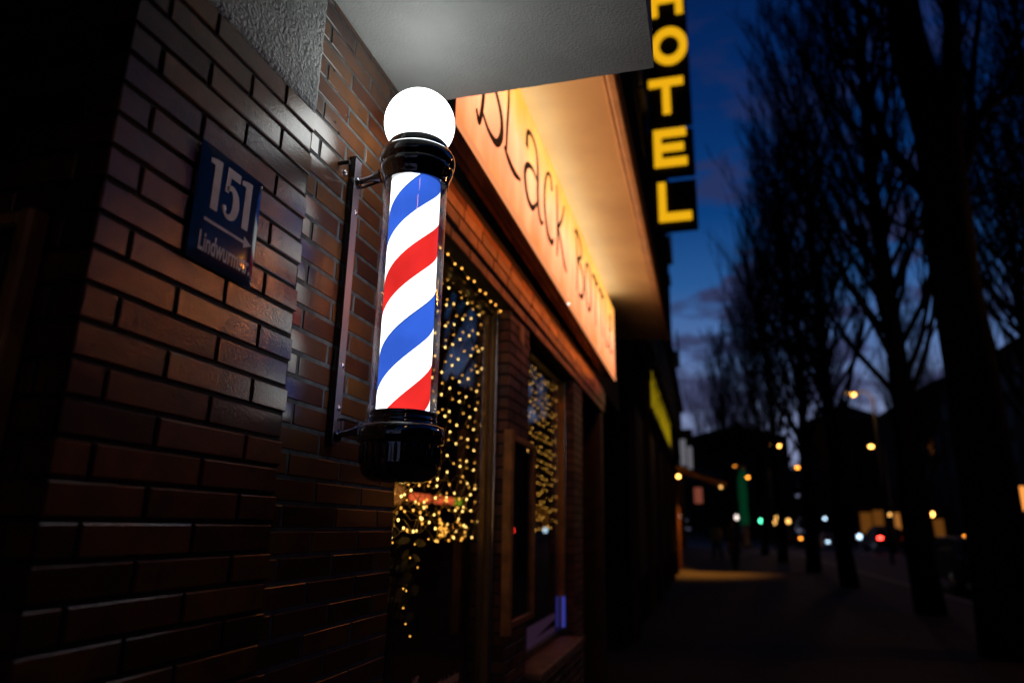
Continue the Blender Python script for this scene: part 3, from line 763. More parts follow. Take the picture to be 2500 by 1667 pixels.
# plant and decoration inside the first window
pl = thing('potted_plant', (-1.22, 2.55, .66), 'leafy plant with a few tiny lights standing low inside the nearer shop window', 'plant')
mb = MB(); mb.lathe([(.07,.665),(.095,.82),(.10,.83),(.09,.83),(.085,.80)], (-1.22, 2.55, 0), 24); mb.build('pot', M['pot'], pl)
mb = MB(); lf = MB(); rr = random.Random(11)
for k in range(26):
    a = rr.uniform(0, 2*PI); ln = rr.uniform(.35, .75)
    tip = (-1.22 + .08*math.cos(a)*rr.random(), 2.55 + .36*math.cos(a*1.7)*rr.random()+rr.uniform(-.1,.12), .83+ln)
    b0 = (-1.22, 2.55, .80); mid = ((tip[0]+b0[0])/2, (tip[1]+b0[1])/2+rr.uniform(-.04,.04), (tip[2]+b0[2])/2+.05)
    mb.tube([b0, mid, tip], [.004,.003,.0015], 5)
    for q in range(5):
        t_ = .35 + .65*q/4; c = Vector(mid)*(1-t_)+Vector(tip)*t_
        d = Vector((rr.uniform(.0,.6), rr.uniform(-1,1), rr.uniform(-.3,.9))).normalized()*rr.uniform(.05,.085); w = d.cross(Vector((1,0,.3))).normalized()*rr.uniform(.012,.022)
        vs = [c, c+d*.35+w, c+d*.75+w*.8, c+d, c+d*.75-w*.8, c+d*.35-w]
        lf.add(vs, [(0,1,2,3),(0,3,4,5)])
mb.build('stem', M['twig'], pl); lf.build('leaves', M['leaf'], pl)
mb = MB()
for (y, z) in ((2.62, 1.47), (2.60, 1.35), (2.66, 1.52), (2.57, 1.36), (2.61, 1.23), (2.70, 1.43), (2.58, 1.29), (2.45, 1.53), (2.66, 1.18)):
    mb.sphere((-1.125, y-.02, z), .0032, 5)
mb.build('tiny_lights', M['bulb_dim_and_reflection'], pl)
# neon bar deeper inside
nb = thing('neon_bar', (-2.5, 6.3, 1.83), 'blurred red and green neon bar glowing inside behind the nearer window', 'neon light')
mb = MB(); mb.bbox((-2.52, 5.72, 1.79), (-2.48, 6.16, 1.86), .01); mb.bbox((-2.52, 6.30, 1.79), (-2.48, 6.80, 1.86), .01); mb.build('red_tube', M['neon_red'], nb)
mb = MB(); mb.bbox((-2.52, 6.82, 1.79), (-2.48, 7.02, 1.86), .01); mb.build('green_tube', M['neon_green'], nb)

# ================================================================== hotel building and sign
hb = thing('hotel_building', (-6, 19, GZ), 'tall dark hotel building rising beyond the shop with the HOTEL sign on it', 'building')
mb = MB(); mb.box((-12, 9.01, GZ), (-1.0, 29, 14.6)); mb.box((-12, 9.01, 14.6), (-.75, 29.1, 14.95)); mb.box((-1.0, 9.01, 4.3), (-.86, 29.0, 4.5))
mb.build('wall', M['facade_dark'], hb)
mb = MB(); mb.box((-12, 9.05, 14.95), (-1.4, 28.9, 15.6)); mb.build('roof', M['roof'], hb)
for i in range(9):
    for j in range(3):
        y = 9.9 + i*2.1; z = 5.4 + j*3.05
        mb = MB(); mb.box((-.999, y, z), (-.965, y+1.1, z+1.6)); w = mb.build('window', M['win_dark'], hb)
        mb = MB(); mb.bbox((-.999, y-.08, z-.09), (-.88, y+1.18, z-.002), .01); mb.build('sill', M['kerb'], w)
for i in range(7):
    y = 9.6 + i*2.75
    mb = MB(); mb.bbox((-.999, y, GZ), (-.90, y+.30, 4.25), .02); mb.build('pilaster', M['facade_red'], hb)
    mb = MB(); mb.box((-.999, y+.45, GZ+.7), (-.97, y+2.5, 3.4)); mb.build('shop_front_window', M['win_dark'], hb)
for (y, z) in ((22.5, 11.2), (26.0, 8.0)):
    mb = MB(); mb.bbox((-.999, y, z), (-.70, y+2.4, z+.14), .02); mb.bbox((-.74, y, z+.14), (-.70, y+2.4, z+1.0), .01); mb.build('balcony', M['dark_metal'], hb)
hs = thing('hotel_sign', (-.3, 15, 8.3), 'vertical HOTEL sign of black boxes with glowing yellow letters', 'sign')
def letter_polys(ch):
    t = .21
    if ch == 'L': return [[(0,0),(1,0),(1,t),(t*1.15,t),(t*1.15,1),(0,1)]]
    if ch == 'E': return [[(0,0),(1,0),(1,t),(t*1.15,t),(t*1.15,.40),(.92,.40),(.92,.60),(t*1.15,.60),(t*1.15,1-t),(1,1-t),(1,1),(0,1)]]
    if ch == 'T': return [[(0,1-t),(.385,1-t),(.385,0),(.615,0),(.615,1-t),(1,1-t),(1,1),(0,1)]]
    if ch == 'H': return [[(0,0),(t*1.1,0),(t*1.1,.40),(1-t*1.1,.40),(1-t*1.1,0),(1,0),(1,1),(1-t*1.1,1),(1-t*1.1,.60),(t*1.1,.60),(t*1.1,1),(0,1)]]
def triangulated_prism(mb, poly, fn, t):
    from mathutils.geometry import tessellate_polygon
    n = len(poly); tri = tessellate_polygon([[Vector((u, v, 0)) for u, v in poly]])
    vs = [fn(u, v, 0) for u, v in poly] + [fn(u, v, t) for u, v in poly]
    fs = [tuple(x[::-1]) for x in tri] + [tuple(i+n for i in x) for x in tri] + [(i, (i+1)%n, n+(i+1)%n, n+i) for i in range(n)]
    mb.add(vs, fs)
boxes = [('L', 8.262, 9.485, (-.690,.050), (8.45,9.44)), ('E', 9.655, 10.83, (-.745,.015), (9.86,10.90-.06)), ('T', 11.00, 12.20+.12, (-.815,.015), (11.27,12.24)), ('O', 12.41, 13.72, (-.70,.150), (12.63,13.70)), ('H', 13.86, 15.15, (-.70,.10), (14.07,15.02))]
for ch, za, zb, (xa, xb), (la, lb) in boxes:
    mb = MB(); mb.bbox((-.86, 15.0, za), (.185, 15.22, zb), .02); bx = mb.build('letter_box', M['sign_black'], hs); bx['label'] = 'black box carrying the glowing letter ' + ch
    fnl = lambda u, v, w: (xa+(xb-xa)*u, 14.995 - w, la+(lb-la)*v)
    mb = MB()
    if ch == 'O':
        N = 40; vs = []
        for k in range(N):
            a = 2*PI*k/N
            for rr_, w in ((.5,0),(.5,.05),(.285,.05),(.285,0)): vs.append(fnl(.5+rr_*math.cos(a)*1.02, .5+rr_*math.sin(a), w))
        mb.add(vs, [(4*k+q, 4*((k+1)%N)+q, 4*((k+1)%N)+(q+1)%4, 4*k+(q+1)%4) for k in range(N) for q in range(4)])
    else:
        for poly in letter_polys(ch): triangulated_prism(mb, poly, fnl, .05)
    mb.build('letter', M['hotel_glow'], bx)
mb = MB()
for z in (8.6, 10.4, 12.0, 13.4, 14.6): mb.tube([(-1.0, 15.1, z), (-.85, 15.1, z)], .035, 8)
mb.box((-.55, 15.06, 8.3), (-.45, 15.16, 15.1)); mb.build('bracket', M['dark_metal'], hs)
# lit yellow fascia sign farther down the facade
ys = thing('facade_sign', (-.93, 17, 3.9), 'blurred yellow green lit fascia lettering on the dark facade beyond the shop', 'sign')
mb = MB(); mb.box((-.895, 12.6, 3.7), (-.88, 21.8, 4.6)); mb.build('backboard', M['sign_black'], ys)
mb = MB(); rr = random.Random(4)
y = 13.0
for ch in 'RESTAURANT':
    vs, fs = text_mesh(ch, 1.0, .42, .0, .012); wch = max(v[0] for v in vs)
    vs = [(-.865+z, y+x, 3.82+yy) for x, yy, z in vs]; mb = MB(); mb.add(vs, fs); mb.build('letter', M['glow_yellow'], ys); y += wch + .50

# ================================================================== street
def struct(name, mb, m): return tag(mb.build(name, m), kind='structure')
mb = MB(); mb.box((-400, -60, -.4), (400, 700, .05)); struct('ground', mb, M['earth'])
mb = MB(); mb.box((5.4, -60, .045), (18.5, 500, .06)); struct('road', mb, M['asphalt'])
def pav_mat():
    m = bpy.data.materials.new('concrete_paving_slabs'); t = NT(m)
    p = t.n('ShaderNodeBsdfPrincipled'); p.inputs['Roughness'].default_value = .85; p.inputs['Specular IOR Level'].default_value = .15
    tc = t.n('ShaderNodeTexCoord'); br = t.n('ShaderNodeTexBrick'); br.inputs['Scale'].default_value = 1.0
    br.inputs['Brick Width'].default_value = .5; br.inputs['Row Height'].default_value = .35; br.inputs['Mortar Size'].default_value = .006
    br.inputs['Color1'].default_value = (.055,.05,.046,1); br.inputs['Color2'].default_value = (.04,.037,.034,1); br.inputs['Mortar'].default_value = (.02,.02,.02,1)
    t.l(tc.outputs['Object'], br.inputs['Vector']); t.l(br.outputs['Color'], p.inputs['Base Color'])
    b = t.n('ShaderNodeBump'); b.inputs['Strength'].default_value = .4; b.inputs['Distance'].default_value = .004; b.invert = True
    t.l(br.outputs['Fac'], b.inputs['Height']); t.l(b.outputs[0], p.inputs['Normal'])
    t.l(p.outputs[0], t.out.inputs['Surface']); return m
M['paving'] = pav_mat()
mb = MB(); mb.box((-12, -60, .04), (5.24, 500, GZ)); struct('pavement', mb, M['paving'])
mb = MB(); mb.bbox((5.245, -60, .04), (5.395, 500, GZ+.003), .01); struct('kerb', mb, M['kerb'])
mb = MB(); mb.box((18.65, -60, .04), (26, 500, GZ)); mb.bbox((18.505, -60, .04), (18.645, 500, GZ+.003), .01); struct('far_pavement', mb, M['paving'])
mb = MB()
for k in range(60): mb.box((11.9, 4+k*6.0, .061), (12.02, 7+k*6.0, .064))
struct('road_markings', mb, M['paint_white'])

# ---------------------------------------------------------------- buildings across and at the end
def block(name, x0, x1, y0, y1, h, label, m='facade_brown', lit=(), face='-x', grp='houses across the street', wseed=1, litm='win_orange_dim', cols=None):
    b = thing(name, ((x0+x1)/2, (y0+y1)/2, GZ), label, 'building', grp)
    mb = MB(); mb.box((x0, y0, .03), (x1, y1, h)); mb.box((x0-.25, y0-.25, h), (x1+.25, y1+.25, h+.3)); mb.build('wall', M[m], b)
    mb = MB()
    xm = (x0+x1)/2
    mb.add([(x0, y0, h+.3), (x1, y0, h+.3), (x1, y1, h+.3), (x0, y1, h+.3), (xm, y0+1, h+3), (xm, y1-1, h+3)], [(0,1,4),(1,2,5,4),(2,3,5),(3,0,4,5)]); rf = mb.build('roof', M['roof'], b)
    mb = MB(); mb.box((xm-.5, y0+2, h+1.5), (xm+.5, y0+2.8, h+4)); mb.build('chimney', M[m], rf)
    rr = random.Random(wseed); nfl = int((h-4)/3.1)
    if face == '-x': n = max(1, int((y1-y0)/2.8))
    else: n = max(1, int((x1-x0)/2.8))
    idx = 0
    for i in range(n):
        for j in range(nfl):
            c = 1.0 + i*2.8; z = 4.6 + j*3.1
            mt = M[litm] if rr.random() < (lit or 0) else M['win_dark']
            mb = MB()
            if face == '-x': mb.box((x0-.03, y0+c, z), (x0-.002, y0+c+1.2, z+1.7))
            else: mb.box((x0+c, y0-.03, z), (x0+c+1.2, y0-.002, z+1.7))
            mb.build('window', mt, b)
    return b
block('apartment_house', 26.5, 38, 12, 40, 12.5, 'dark house with scattered dim orange windows at the right edge of the street', lit=.28, wseed=2)
block('apartment_house', 26.5, 38, 40.5, 62, 15.5, 'taller dark house behind the big tree trunk on the right', lit=.12, wseed=3)
block('apartment_house', 26.5, 38, 62.5, 88, 17.5, 'tall dark house right of the middle trees along the street', lit=.05, wseed=4)
block('apartment_house', 26.5, 38, 88.5, 118, 18.5, 'distant dark house behind the street lamp in the middle of the street', lit=.03, wseed=5)
block('corner_house', 17.5, 30, 125, 140, 19.5, 'far corner house with an amber lit shop front at the street end', face='-y', grp='houses at the street end', wseed=6)
block('corner_house', -3, 17, 150, 165, 20, 'long low dark house closing the far end of the street', face='-y', grp='houses at the street end', wseed=7, lit=.02)
block('apartment_house', 26.5, 38, -22, 11.5, 16, 'dark house across the road beside the viewpoint', wseed=9)
block('apartment_house', 26.5, 38, -60, -22.5, 16, 'dark house across the road behind the viewpoint', wseed=10)
gh = block('side_house', -14, -1.6, 36, 60, 11.2, 'dark side house beyond the hotel with pale panels standing in for a gap of sky', face='-y', grp='houses along the left pavement', wseed=8)
# added block whose glowing panels stand in for a gap of sky
mb = MB(); mb.bbox((-1.7, 44, 4.6), (-.55, 44.3, 7.6), .03); added_bay = mb.build('added_bay', M['facade_brown'], gh)
mb = MB(); 
for (xa, xb, za, zb) in ((-1.32, -.98, 5.35, 6.95), (-.90, -.62, 5.15, 6.5)): mb.bbox((xa, 43.96, za), (xb, 43.985, zb), .005)
mb.build('sky_gap_panel', M['sky_gap'], added_bay)
# amber shop front across at the street end: separate lit window panes
sf = thing('lit_shop_front', (21, 100, GZ), 'amber lit shop front pavilion behind the car with red tail lights', 'shop')
mb = MB(); mb.box((18.8, 100.2, GZ), (24.6, 104, 5.2)); mb.box((18.6, 99.6, 5.2), (24.8, 104, 5.6)); mb.build('wall', M['facade_red'], sf)
for (xa, xb, za, zb, mm) in ((19.3, 20.6, 1.4, 4.0, 'win_amber'), (20.8, 22.0, 2.4, 4.3, 'win_amber'), (23.2, 24.1, .9, 4.0, 'lamp_amber')):
    mb = MB(); mb.bbox((xa, 100.12, za), (xb, 100.19, zb), .01); mb.build('window', M[mm] if mm == 'win_amber' else emit('bright_amber_window', (1.0, .36, .07), .32, False), sf)
sf2 = thing('lit_kiosk', (22, 82, GZ), 'small kiosk with a dim amber front right of the red tail lights', 'kiosk')
mb = MB(); mb.box((20.6, 82.2, GZ), (24.2, 84.5, 3.6)); mb.box((20.3, 81.4, 3.6), (24.5, 84.6, 3.8)); mb.build('wall', M['facade_red'], sf2)
mb = MB(); mb.bbox((21.2, 82.1, 1.3), (23.6, 82.19, 3.0), .01); mb.build('window', M['win_amber'], sf2)

# awning with lamps on the left pavement (lights the ground patch)
aw = thing('lit_awning', (-.5, 26, 3.3), 'small awning with a bright yellow lamp over the left pavement', 'awning')
mb = MB()
mb.add([(-.99,25.2,3.75),(.75,25.2,3.15),(.75,27.2,3.15),(-.99,27.2,3.75),(-.99,25.2,3.68),(.75,25.2,3.08),(.75,27.2,3.08),(-.99,27.2,3.68)], [(0,1,2,3),(7,6,5,4),(0,4,5,1),(1,5,6,2),(2,6,7,3),(3,7,4,0)])
mb.build('canvas', mat('ochre_awning_canvas', (.55, .30, .07), rough=.8), aw)
for (x, z, mm, rr_) in ((-.86, 3.36, 'lamp_sodium', .055), (.55, 3.00, 'lamp_amber', .04)):
    mb = MB(); mb.sphere((x, 25.1, z), rr_, 10); lp = mb.build('lamp', M[mm], aw)
    mb = MB(); mb.tube([(x, 25.1, z+.05), (x, 25.25, z+.22)], .012, 6); mb.build('lamp_arm', M['iron'], lp)
mb = MB(); mb.bbox((-.35, 25.08, 2.45), (-.08, 25.16, 2.98), .02); tag(mb.build('hanging_sign', emit('dim_pink_sign', (.5, .13, .08), .35, False), aw), 'small dim pink hanging sign')
def point(name, loc, col, w, rad=.08, spot=None, par=None):
    d = bpy.data.lights.new(name, 'SPOT' if spot else 'POINT'); d.color = col; d.energy = w; d.shadow_soft_size = rad
    if spot: d.spot_size = math.radians(spot[0]); d.spot_blend = .6
    o = bpy.data.objects.new(name, d); COL.objects.link(o); o.location = loc
    if spot: o.rotation_euler = spot[1]
    return o
point('awning_lamp_light', (-.3, 25.0, 3.05), (1.0, .36, .045), 800, .05, (120, (0, math.radians(12), 0)))

# ---------------------------------------------------------------- street lamps
LAMPG = 'street lamps along the road'
def street_lamp(x, y, h, label, m='lamp_sodium', r=.16, arm=.9, side=-1):
    t = thing('street_lamp', (x, y, GZ), label, 'street lamp', LAMPG)
    mb = MB(); mb.tube([(x+side*-arm, y, GZ), (x+side*-arm, y, h*.5), (x+side*-arm, y, h-.2), (x-side*arm*.7, y, h+.12), (x, y, h+.16)], [.09, .07, .05, .04, .03], 10); mb.build('post', M['iron'], t)
    mb = MB(); mb.bbox((x-.34, y-.14, h+.02), (x+.34, y+.14, h+.16), .05); hd = mb.build('lamp_head', M['iron'], t)
    mb = MB(); mb.sphere((x, y, h-.01), r, 12, rz=r*.55); mb.build('lamp_glass', M[m], hd)
    return t
def ray_xy(rx, rz, y): return rx*y, 1.6+rz*y
lamps = [(.199, .179, 36, 'sodium street lamp standing tallest between the trees, lamp head against the pale sky', 'lamp_sodium', .22),
 (.102, .111, 55, 'orange street lamp left of the tallest one above the roofs', 'lamp_sodium', .24),
 (.215, .109, 57, 'orange street lamp directly below right of the tallest lamp', 'lamp_sodium', .24),
 (.122, .082, 72, 'orange street lamp over the road, lowest of the bright ones in mid road', 'lamp_orange', .26),
 (.042, .084, 72, 'dim orange street lamp farthest left, above the green lit column', 'lamp_orange', .17),
 (.058, .069, 84, 'orange street lamp just right of the green lit column top', 'lamp_orange', .26)]
for rx, rz, y, lab, mm, r_ in lamps:
    x, z = ray_xy(rx, rz, y); street_lamp(x, y, z, lab, mm, r_*.72, side=-1 if x > 6 else 1)
# the lamp behind the photographer on this pavement
street_lamp(4.6, -5.5, 7.2, 'sodium street lamp on this pavement behind the viewpoint', 'lamp_sodium', .2)
point('street_lamp_light', (4.0, -5.5, 6.6), (1.0, .40, .09), 12, .15)
x, z = ray_xy(.199, .179, 36); point('street_lamp_light', (x, 36, z-.4), (1.0, .5, .15), 120, .2)
x, z = ray_xy(.102, .111, 55); point('street_lamp_light', (x, 55, z-.4), (1.0, .42, .1), 200, .2)

street_lamp(6.2, 10.4, 6.2, 'sodium street lamp at the kerb beside the massive forked tree', 'lamp_sodium', .20)
added_pier_spot = point('street_lamp_light', (6.2, 10.4, 5.9), (1.0, .22, .025), 150, .12, (5.0, (0, 0, 0)))  # narrow beam added at the lamp to throw an orange patch on the pier
point('street_lamp_light', (6.2, 10.4, 5.85), (1.0, .36, .07), 40, .12)
added_pier_spot.rotation_euler = (Vector((-.93, 1.12, 2.12)) - added_pier_spot.location).to_track_quat('-Z', 'Y').to_euler(); added_pier_spot.data.spot_blend = 1.0
# lantern at the far right and small wall lamps
def wall_lamp(x, y, z, r, m, label, rz=1.0, pole=True):
    t = thing('lantern', (x, y, z), label, 'lantern', 'lanterns and small lamps along the street')
    mb = MB(); mb.sphere((x, y, z), r, 10, rz=r*rz); mb.build('glass', M[m], t)
    mb = MB(); mb.lathe([(r*.3, z+r*rz*.8), (r*1.05, z+r*rz*.75), (r*.2, z+r*rz*1.4)], (x, y, 0), 12)
    if pole: mb.tube([(x, y+r*1.3, GZ), (x, y+r*1.3, z+r*rz*1.2), (x, y, z+r*rz*1.3)], r*.16, 6)
    mb.build('holder', M['iron'], t)
    return t
wl = [(.369, .044, 22, .42, 'win_lantern', 'large orange lantern near the right edge of the street', .9),
 (-.038, .016, 26.5, .11, 'lamp_white', 'small whitish lamp at the left facade beyond the hotel', 1.8),
 (.040, .016, 48, .10, 'lamp_white', 'small whitish lamp above the dark pedestrian', 1.8),
 (.092, .016, 60, .17, 'lamp_amber', 'amber lamp right beside the green traffic light', 1.0),
 (.087, .010, 60, .15, 'lamp_amber', 'amber lamp slightly lower left of the green traffic light', 1.0),
 (.105, .012, 70, .18, 'lamp_amber', 'dim amber lamp two steps right of the green traffic light', 1.2),
 (.150, .016, 90, .16, 'lamp_ice', 'small bluish lamp in the middle distance', 1.0),
 (.163, .014, 80, .22, 'lamp_amber', 'soft amber lamp right of the small bluish lamp', .8),
 (.275, .023, 50, .16, 'lamp_sodium', 'bright yellow lamp above the kiosk on the right', 1.0),
 (.227, .022, 60, .12, 'lamp_amber', 'small amber lamp in front of the lit shop front', 1.0),
 (.309, -.004, 40, .09, 'lamp_orange', 'low orange marker lamp far right across the road', 1.0),
 (.259, -.001, 45, .07, 'lamp_orange', 'low orange marker lamp left of the parked cars', 1.0),
 (.132, .013, 66, .12, 'lamp_orange', 'small orange lamp over the far cars', 1.0)]
for rx, rz_, y, r_, mm, lab, sq in wl:
    x, z = ray_xy(rx, rz_, y); wall_lamp(x, y, z, r_, mm, lab, sq)

# traffic light and green lit column
tx, tz = ray_xy(.072, .012, 50)
tl = thing('traffic_light', (tx, 50, GZ), 'traffic light showing green at the pavement edge', 'traffic light')
mb = MB(); mb.tube([(tx, 50.15, GZ), (tx, 50.15, tz+1.0)], .05, 8); mb.build('post', M['iron'], tl)
mb = MB(); mb.bbox((tx-.16, 49.9, tz-.2), (tx+.16, 50.1, tz+.75), .04); mb.build('signal_head', M['black_gloss'], tl)
mb = MB(); mb.lathe([(1e-6,-.06),(.12,-.04),(.15,0)], (tx, 49.9, tz), 16, axis='y'); mb.build('green_lens', M['lamp_green'], tl)
gc = thing('advertising_column', (3.0, 60, GZ), 'tall slim column glowing dim green beside the pavement', 'advertising column')
mb = MB(); mb.lathe([(.34,2.0),(.36,2.4),(.30,3.6),(.36,4.4),(.32,5.2),(.30,6.3)], (3.0, 60, 0), 20); mb.build('lit_body', M['glow_green'], gc)
mb = MB(); mb.lathe([(.45,GZ),(.45,.5),(.3,.6),(.3,2.0)], (3.0, 60, 0), 20); mb.lathe([(.36,6.3),(.42,6.4),(.1,6.8)], (3.0, 60, 0), 20); mb.build('base', M['iron'], gc)

# ---------------------------------------------------------------- cars
def car(name, label, x, y, paint, tail=None, head=None, rz=0, extra=()):
    t = thing(name, (x, y, .06), label, 'car', 'cars on the road', rz)
    prof = [(-2.1,.35),(-2.15,.75),(-2.05,.95),(-1.75,1.02),(-1.35,1.40),(-.9,1.47),(.3,1.46),(.95,1.02),(1.75,.90),(2.1,.72),(2.12,.38)]
    mb = MB(); n = len(prof); vs = []
    secs = [(-.86,.80),(-.80,1.0),(0,1.02),(.80,1.0),(.86,.80)]
    for sx, sc in secs:
        for yy, zz in prof:
            inset = 0 if zz < 1.0 else .18*(1 if sx > 0 else -1 if sx < 0 else 0)*min(1, (zz-1.0)/.3)
            vs.append((sx - inset, yy*(.97 if abs(sx) > .82 else 1), .35+(zz-.35)*(.97 if abs(sx) > .82 else 1)))
    fs = []
    for k in range(len(secs)-1):
        for i in range(n): fs.append((k*n+i, k*n+(i+1)%n, (k+1)*n+(i+1)%n, (k+1)*n+i))
    fs += [tuple(range(n))[::-1], tuple((len(secs)-1)*n+i for i in range(n))]
    mb.add(vs, fs, 0, .5, True)
    b = mb.build('body', M[paint], t, local=True); smooth_angle(b, 30)
    mb = MB()
    mb.add([(-.60,-1.42,1.37),(.60,-1.42,1.37),(.70,-1.80,1.05),(-.70,-1.80,1.05)], [(0,1,2,3)]); mb.build('rear_window', M['win_dark'], t, local=True)
    for sx in (-1, 1):
        mb = MB(); mb.add([(sx*.80,-1.25,1.08),(sx*.66,-.95,1.38),(sx*.66,.25,1.38),(sx*.80,.75,1.08)], [(0,1,2,3)] if sx > 0 else [(3,2,1,0)]); mb.build('side_window', M['win_dark'], t, local=True)
        for yy in (-1.3, 1.3):
            mb = MB(); mb.lathe([(.05,-.1),(.3,-.11),(.33,-.08),(.33,.08),(.3,.11),(.05,.1)], (sx*.78, yy, .33), 20, axis='x'); w = mb.build('wheel', M['rubber'], t, local=True)
            mb = MB(); mb.lathe([(1e-6,.125),(.2,.118),(.22,.10)] if sx > 0 else [(1e-6,-.125),(.2,-.118),(.22,-.10)], (sx*.78, yy, .33), 16, axis='x'); mb.build('rim', M['steel'], w, local=True)
        mb = MB(); mb.bbox((sx*.68-.11, -2.19, .80), (sx*.68+.11, -2.10, .92), .02); mb.build('tail_light', M[tail] if tail else mat('unlit_red_lens', (.15,.01,.01), rough=.2), t, local=True)
        mb = MB(); mb.bbox((sx*.66-.12, 2.05, .62), (sx*.66+.12, 2.13, .76), .02); mb.build('headlight', M[head] if head else M['steel'], t, local=True)
    return t
car('car', 'dark car with two red tail lights glowing in front of the lit shop front', 13.5, 62, 'car_black', tail='lamp_red').scale = (1.3, 1.3, 1.3)
car('parked_car', 'dark blue car parked at the kerb, nearest of the parked ones', 7.0, 22.5, 'car_blue')
car('parked_car', 'black car parked at the kerb in front of the dark blue one', 7.0, 16.9, 'car_black')
car('car', 'grey car driving towards the viewpoint far down the road with pale lights', 10.3, 66, 'car_grey', head='lamp_ice', rz=PI)
car('car', 'dark car far down the road with orange lights, left of the others', 7.6, 72, 'car_black', tail='lamp_orange')
car('car', 'dark car at the right edge with one red tail light showing', 13.9, 36.0, 'car_black', tail='lamp_red', rz=.2)
# glowing balls on added stands, in place of van reflections beside the red lights
for rx, rz_, y, mm, lab in ((.189, -.006, 60, 'lamp_ice', 'pale icy ball standing in for a reflection left of the red tail lights'), (.240, -.004, 60, 'lamp_blue', 'blue ball standing in for a reflection right of the red tail lights')):
    x, z = ray_xy(rx, rz_, y)
    t = thing('reflection_stand_in', (x, y, .06), lab, 'light stand-in', 'stand-ins for reflections by the red tail lights')
    mb = MB(); mb.lathe([(.22,.06),(.22,.12),(.05,.16),(.05,z-.15)], (x, y, 0), 12); mb.build('stand', M['iron'], t)
    mb = MB(); mb.sphere((x, y, z), .17, 10); mb.build('lamp', M[mm], t)

# ---------------------------------------------------------------- people
def person(x, y, label, coat, trousers, rz=0, h=1.78, skirt=.9, step=.16):
    t = thing('person', (x, y, GZ), label, 'person', 'pedestrians on the pavement', rz)
    k = h/1.78
    J = {'pelvis': (0,0,.93), 'waist': (0,.01,1.10), 'chest': (0,.0,1.32), 'neck': (0,.01,1.50), 'jaw': (0,-.01,1.58), 'head': (0,0,1.67), 'top': (0,.01,1.75)}
    V = []; E = []; Rd = []; idx = {}
    def a(nm, p, r, par=None):
        idx[nm] = len(V); V.append(tuple(c*k for c in p)); Rd.append(r*k)
        if par: E.append((idx[par], idx[nm]))
    a('pelvis', J['pelvis'], .145); a('waist', J['waist'], .135, 'pelvis'); a('chest', J['chest'], .16, 'waist'); a('neck', J['neck'], .06, 'chest'); a('jaw', J['jaw'], .075, 'neck'); a('head', J['head'], .095, 'jaw'); a('top', J['top'], .06, 'head')
    for s, st in ((-1, step), (1, -step)):
        n = str(s)
        a('hip'+n, (s*.09, 0, .88), .095, 'pelvis'); a('knee'+n, (s*.10, -st*.6, .50), .062, 'hip'+n); a('ank'+n, (s*.10, -st+(.10 if st < 0 else 0), .09), .042, 'knee'+n); a('toe'+n, (s*.11, -st-.13+(.10 if st < 0 else 0), .045), .035, 'ank'+n)
        a('sho'+n, (s*.19, .0, 1.43), .065, 'chest'); a('elb'+n, (s*.25, st*.5, 1.15), .048, 'sho'+n); a('wri'+n, (s*.24, st*.5-.12, .92), .032, 'elb'+n)
        a('han'+n, (s*.235, st*.5-.16, .84), .036, 'wri'+n)
        a('thu'+n, (s*.205, st*.5-.20, .85), .012, 'wri'+n)
        for q in range(4): a('fi%d%s' % (q, n), (s*(.245-.002*q), st*.5-.135-.018*q, .755+.012*abs(q-1)), .009, 'han'+n)
    me = bpy.data.meshes.new('body'); me.from_pydata(V, E, []); o = bpy.data.objects.new('body', me); COL.objects.link(o); o.parent = t
    md = o.modifiers.new('skin', 'SKIN'); sv = me.skin_vertices[0].data
    for i, r_ in enumerate(Rd): sv[i].radius = (r_, r_*(.8 if i < 3 else 1)); sv[i].use_root = (i == 0)
    md.use_smooth_shade = True
    o.modifiers.new('sub', 'SUBSURF').levels = 1; o.modifiers['sub'].render_levels = 1
    me.materials.append(M['skin'])
    mb = MB(); mb.lathe([(.115,1.60),(.112,1.66),(.108,1.72),(.08,1.775),(.03,1.80),(1e-6,1.80)], (0,.02,0), 16); mb.v = [tuple(c*k for c in p) for p in mb.v]; mb.build('hair', M['hair'], t, local=True)
    mb = MB(); mb.lathe([(.235,skirt),(.215,1.0),(.195,1.12),(.215,1.30),(.20,1.42),(.10,1.50),(.075,1.54)], (0,0,0), 20)
    mb.v = [(p[0]*k, p[1]*.72*k, p[2]*k) for p in mb.v]
    for s, st in ((-1, step), (1, -step)):
        mb.tube([(s*.17*k, 0, 1.44*k), (s*.255*k, st*.5*k, 1.15*k), (s*.245*k, (st*.5-.11)*k, .94*k)], [.085*k, .068*k, .052*k], 12)
    mb.build('jacket', M[coat], t, local=True)
    mb = MB()
    for s, st in ((-1, step), (1, -step)):
        mb.tube([(s*.085*k, 0, .95*k), (s*.10*k, -st*.6*k, .50*k), (s*.10*k, (-st+(.10 if st < 0 else 0))*k, .10*k)], [.115*k, .085*k, .062*k], 12)
        mb.sphere((s*.105*k, (-st-.06+(.10 if st < 0 else 0))*k, .05*k), .075*k, 8, rz=.05*k)
    mb.build('trousers', M[trousers], t, local=True)
    return t
person(.95, 27.5, 'dark silhouette of a pedestrian in a long coat walking on the lit pavement', 'coat_dark', 'coat_dark', rz=.2, skirt=.55)
person(.42, 34, 'pedestrian in an ochre jacket standing farther down the left pavement', 'coat_ochre', 'coat_dark', rz=-.5, h=1.72)

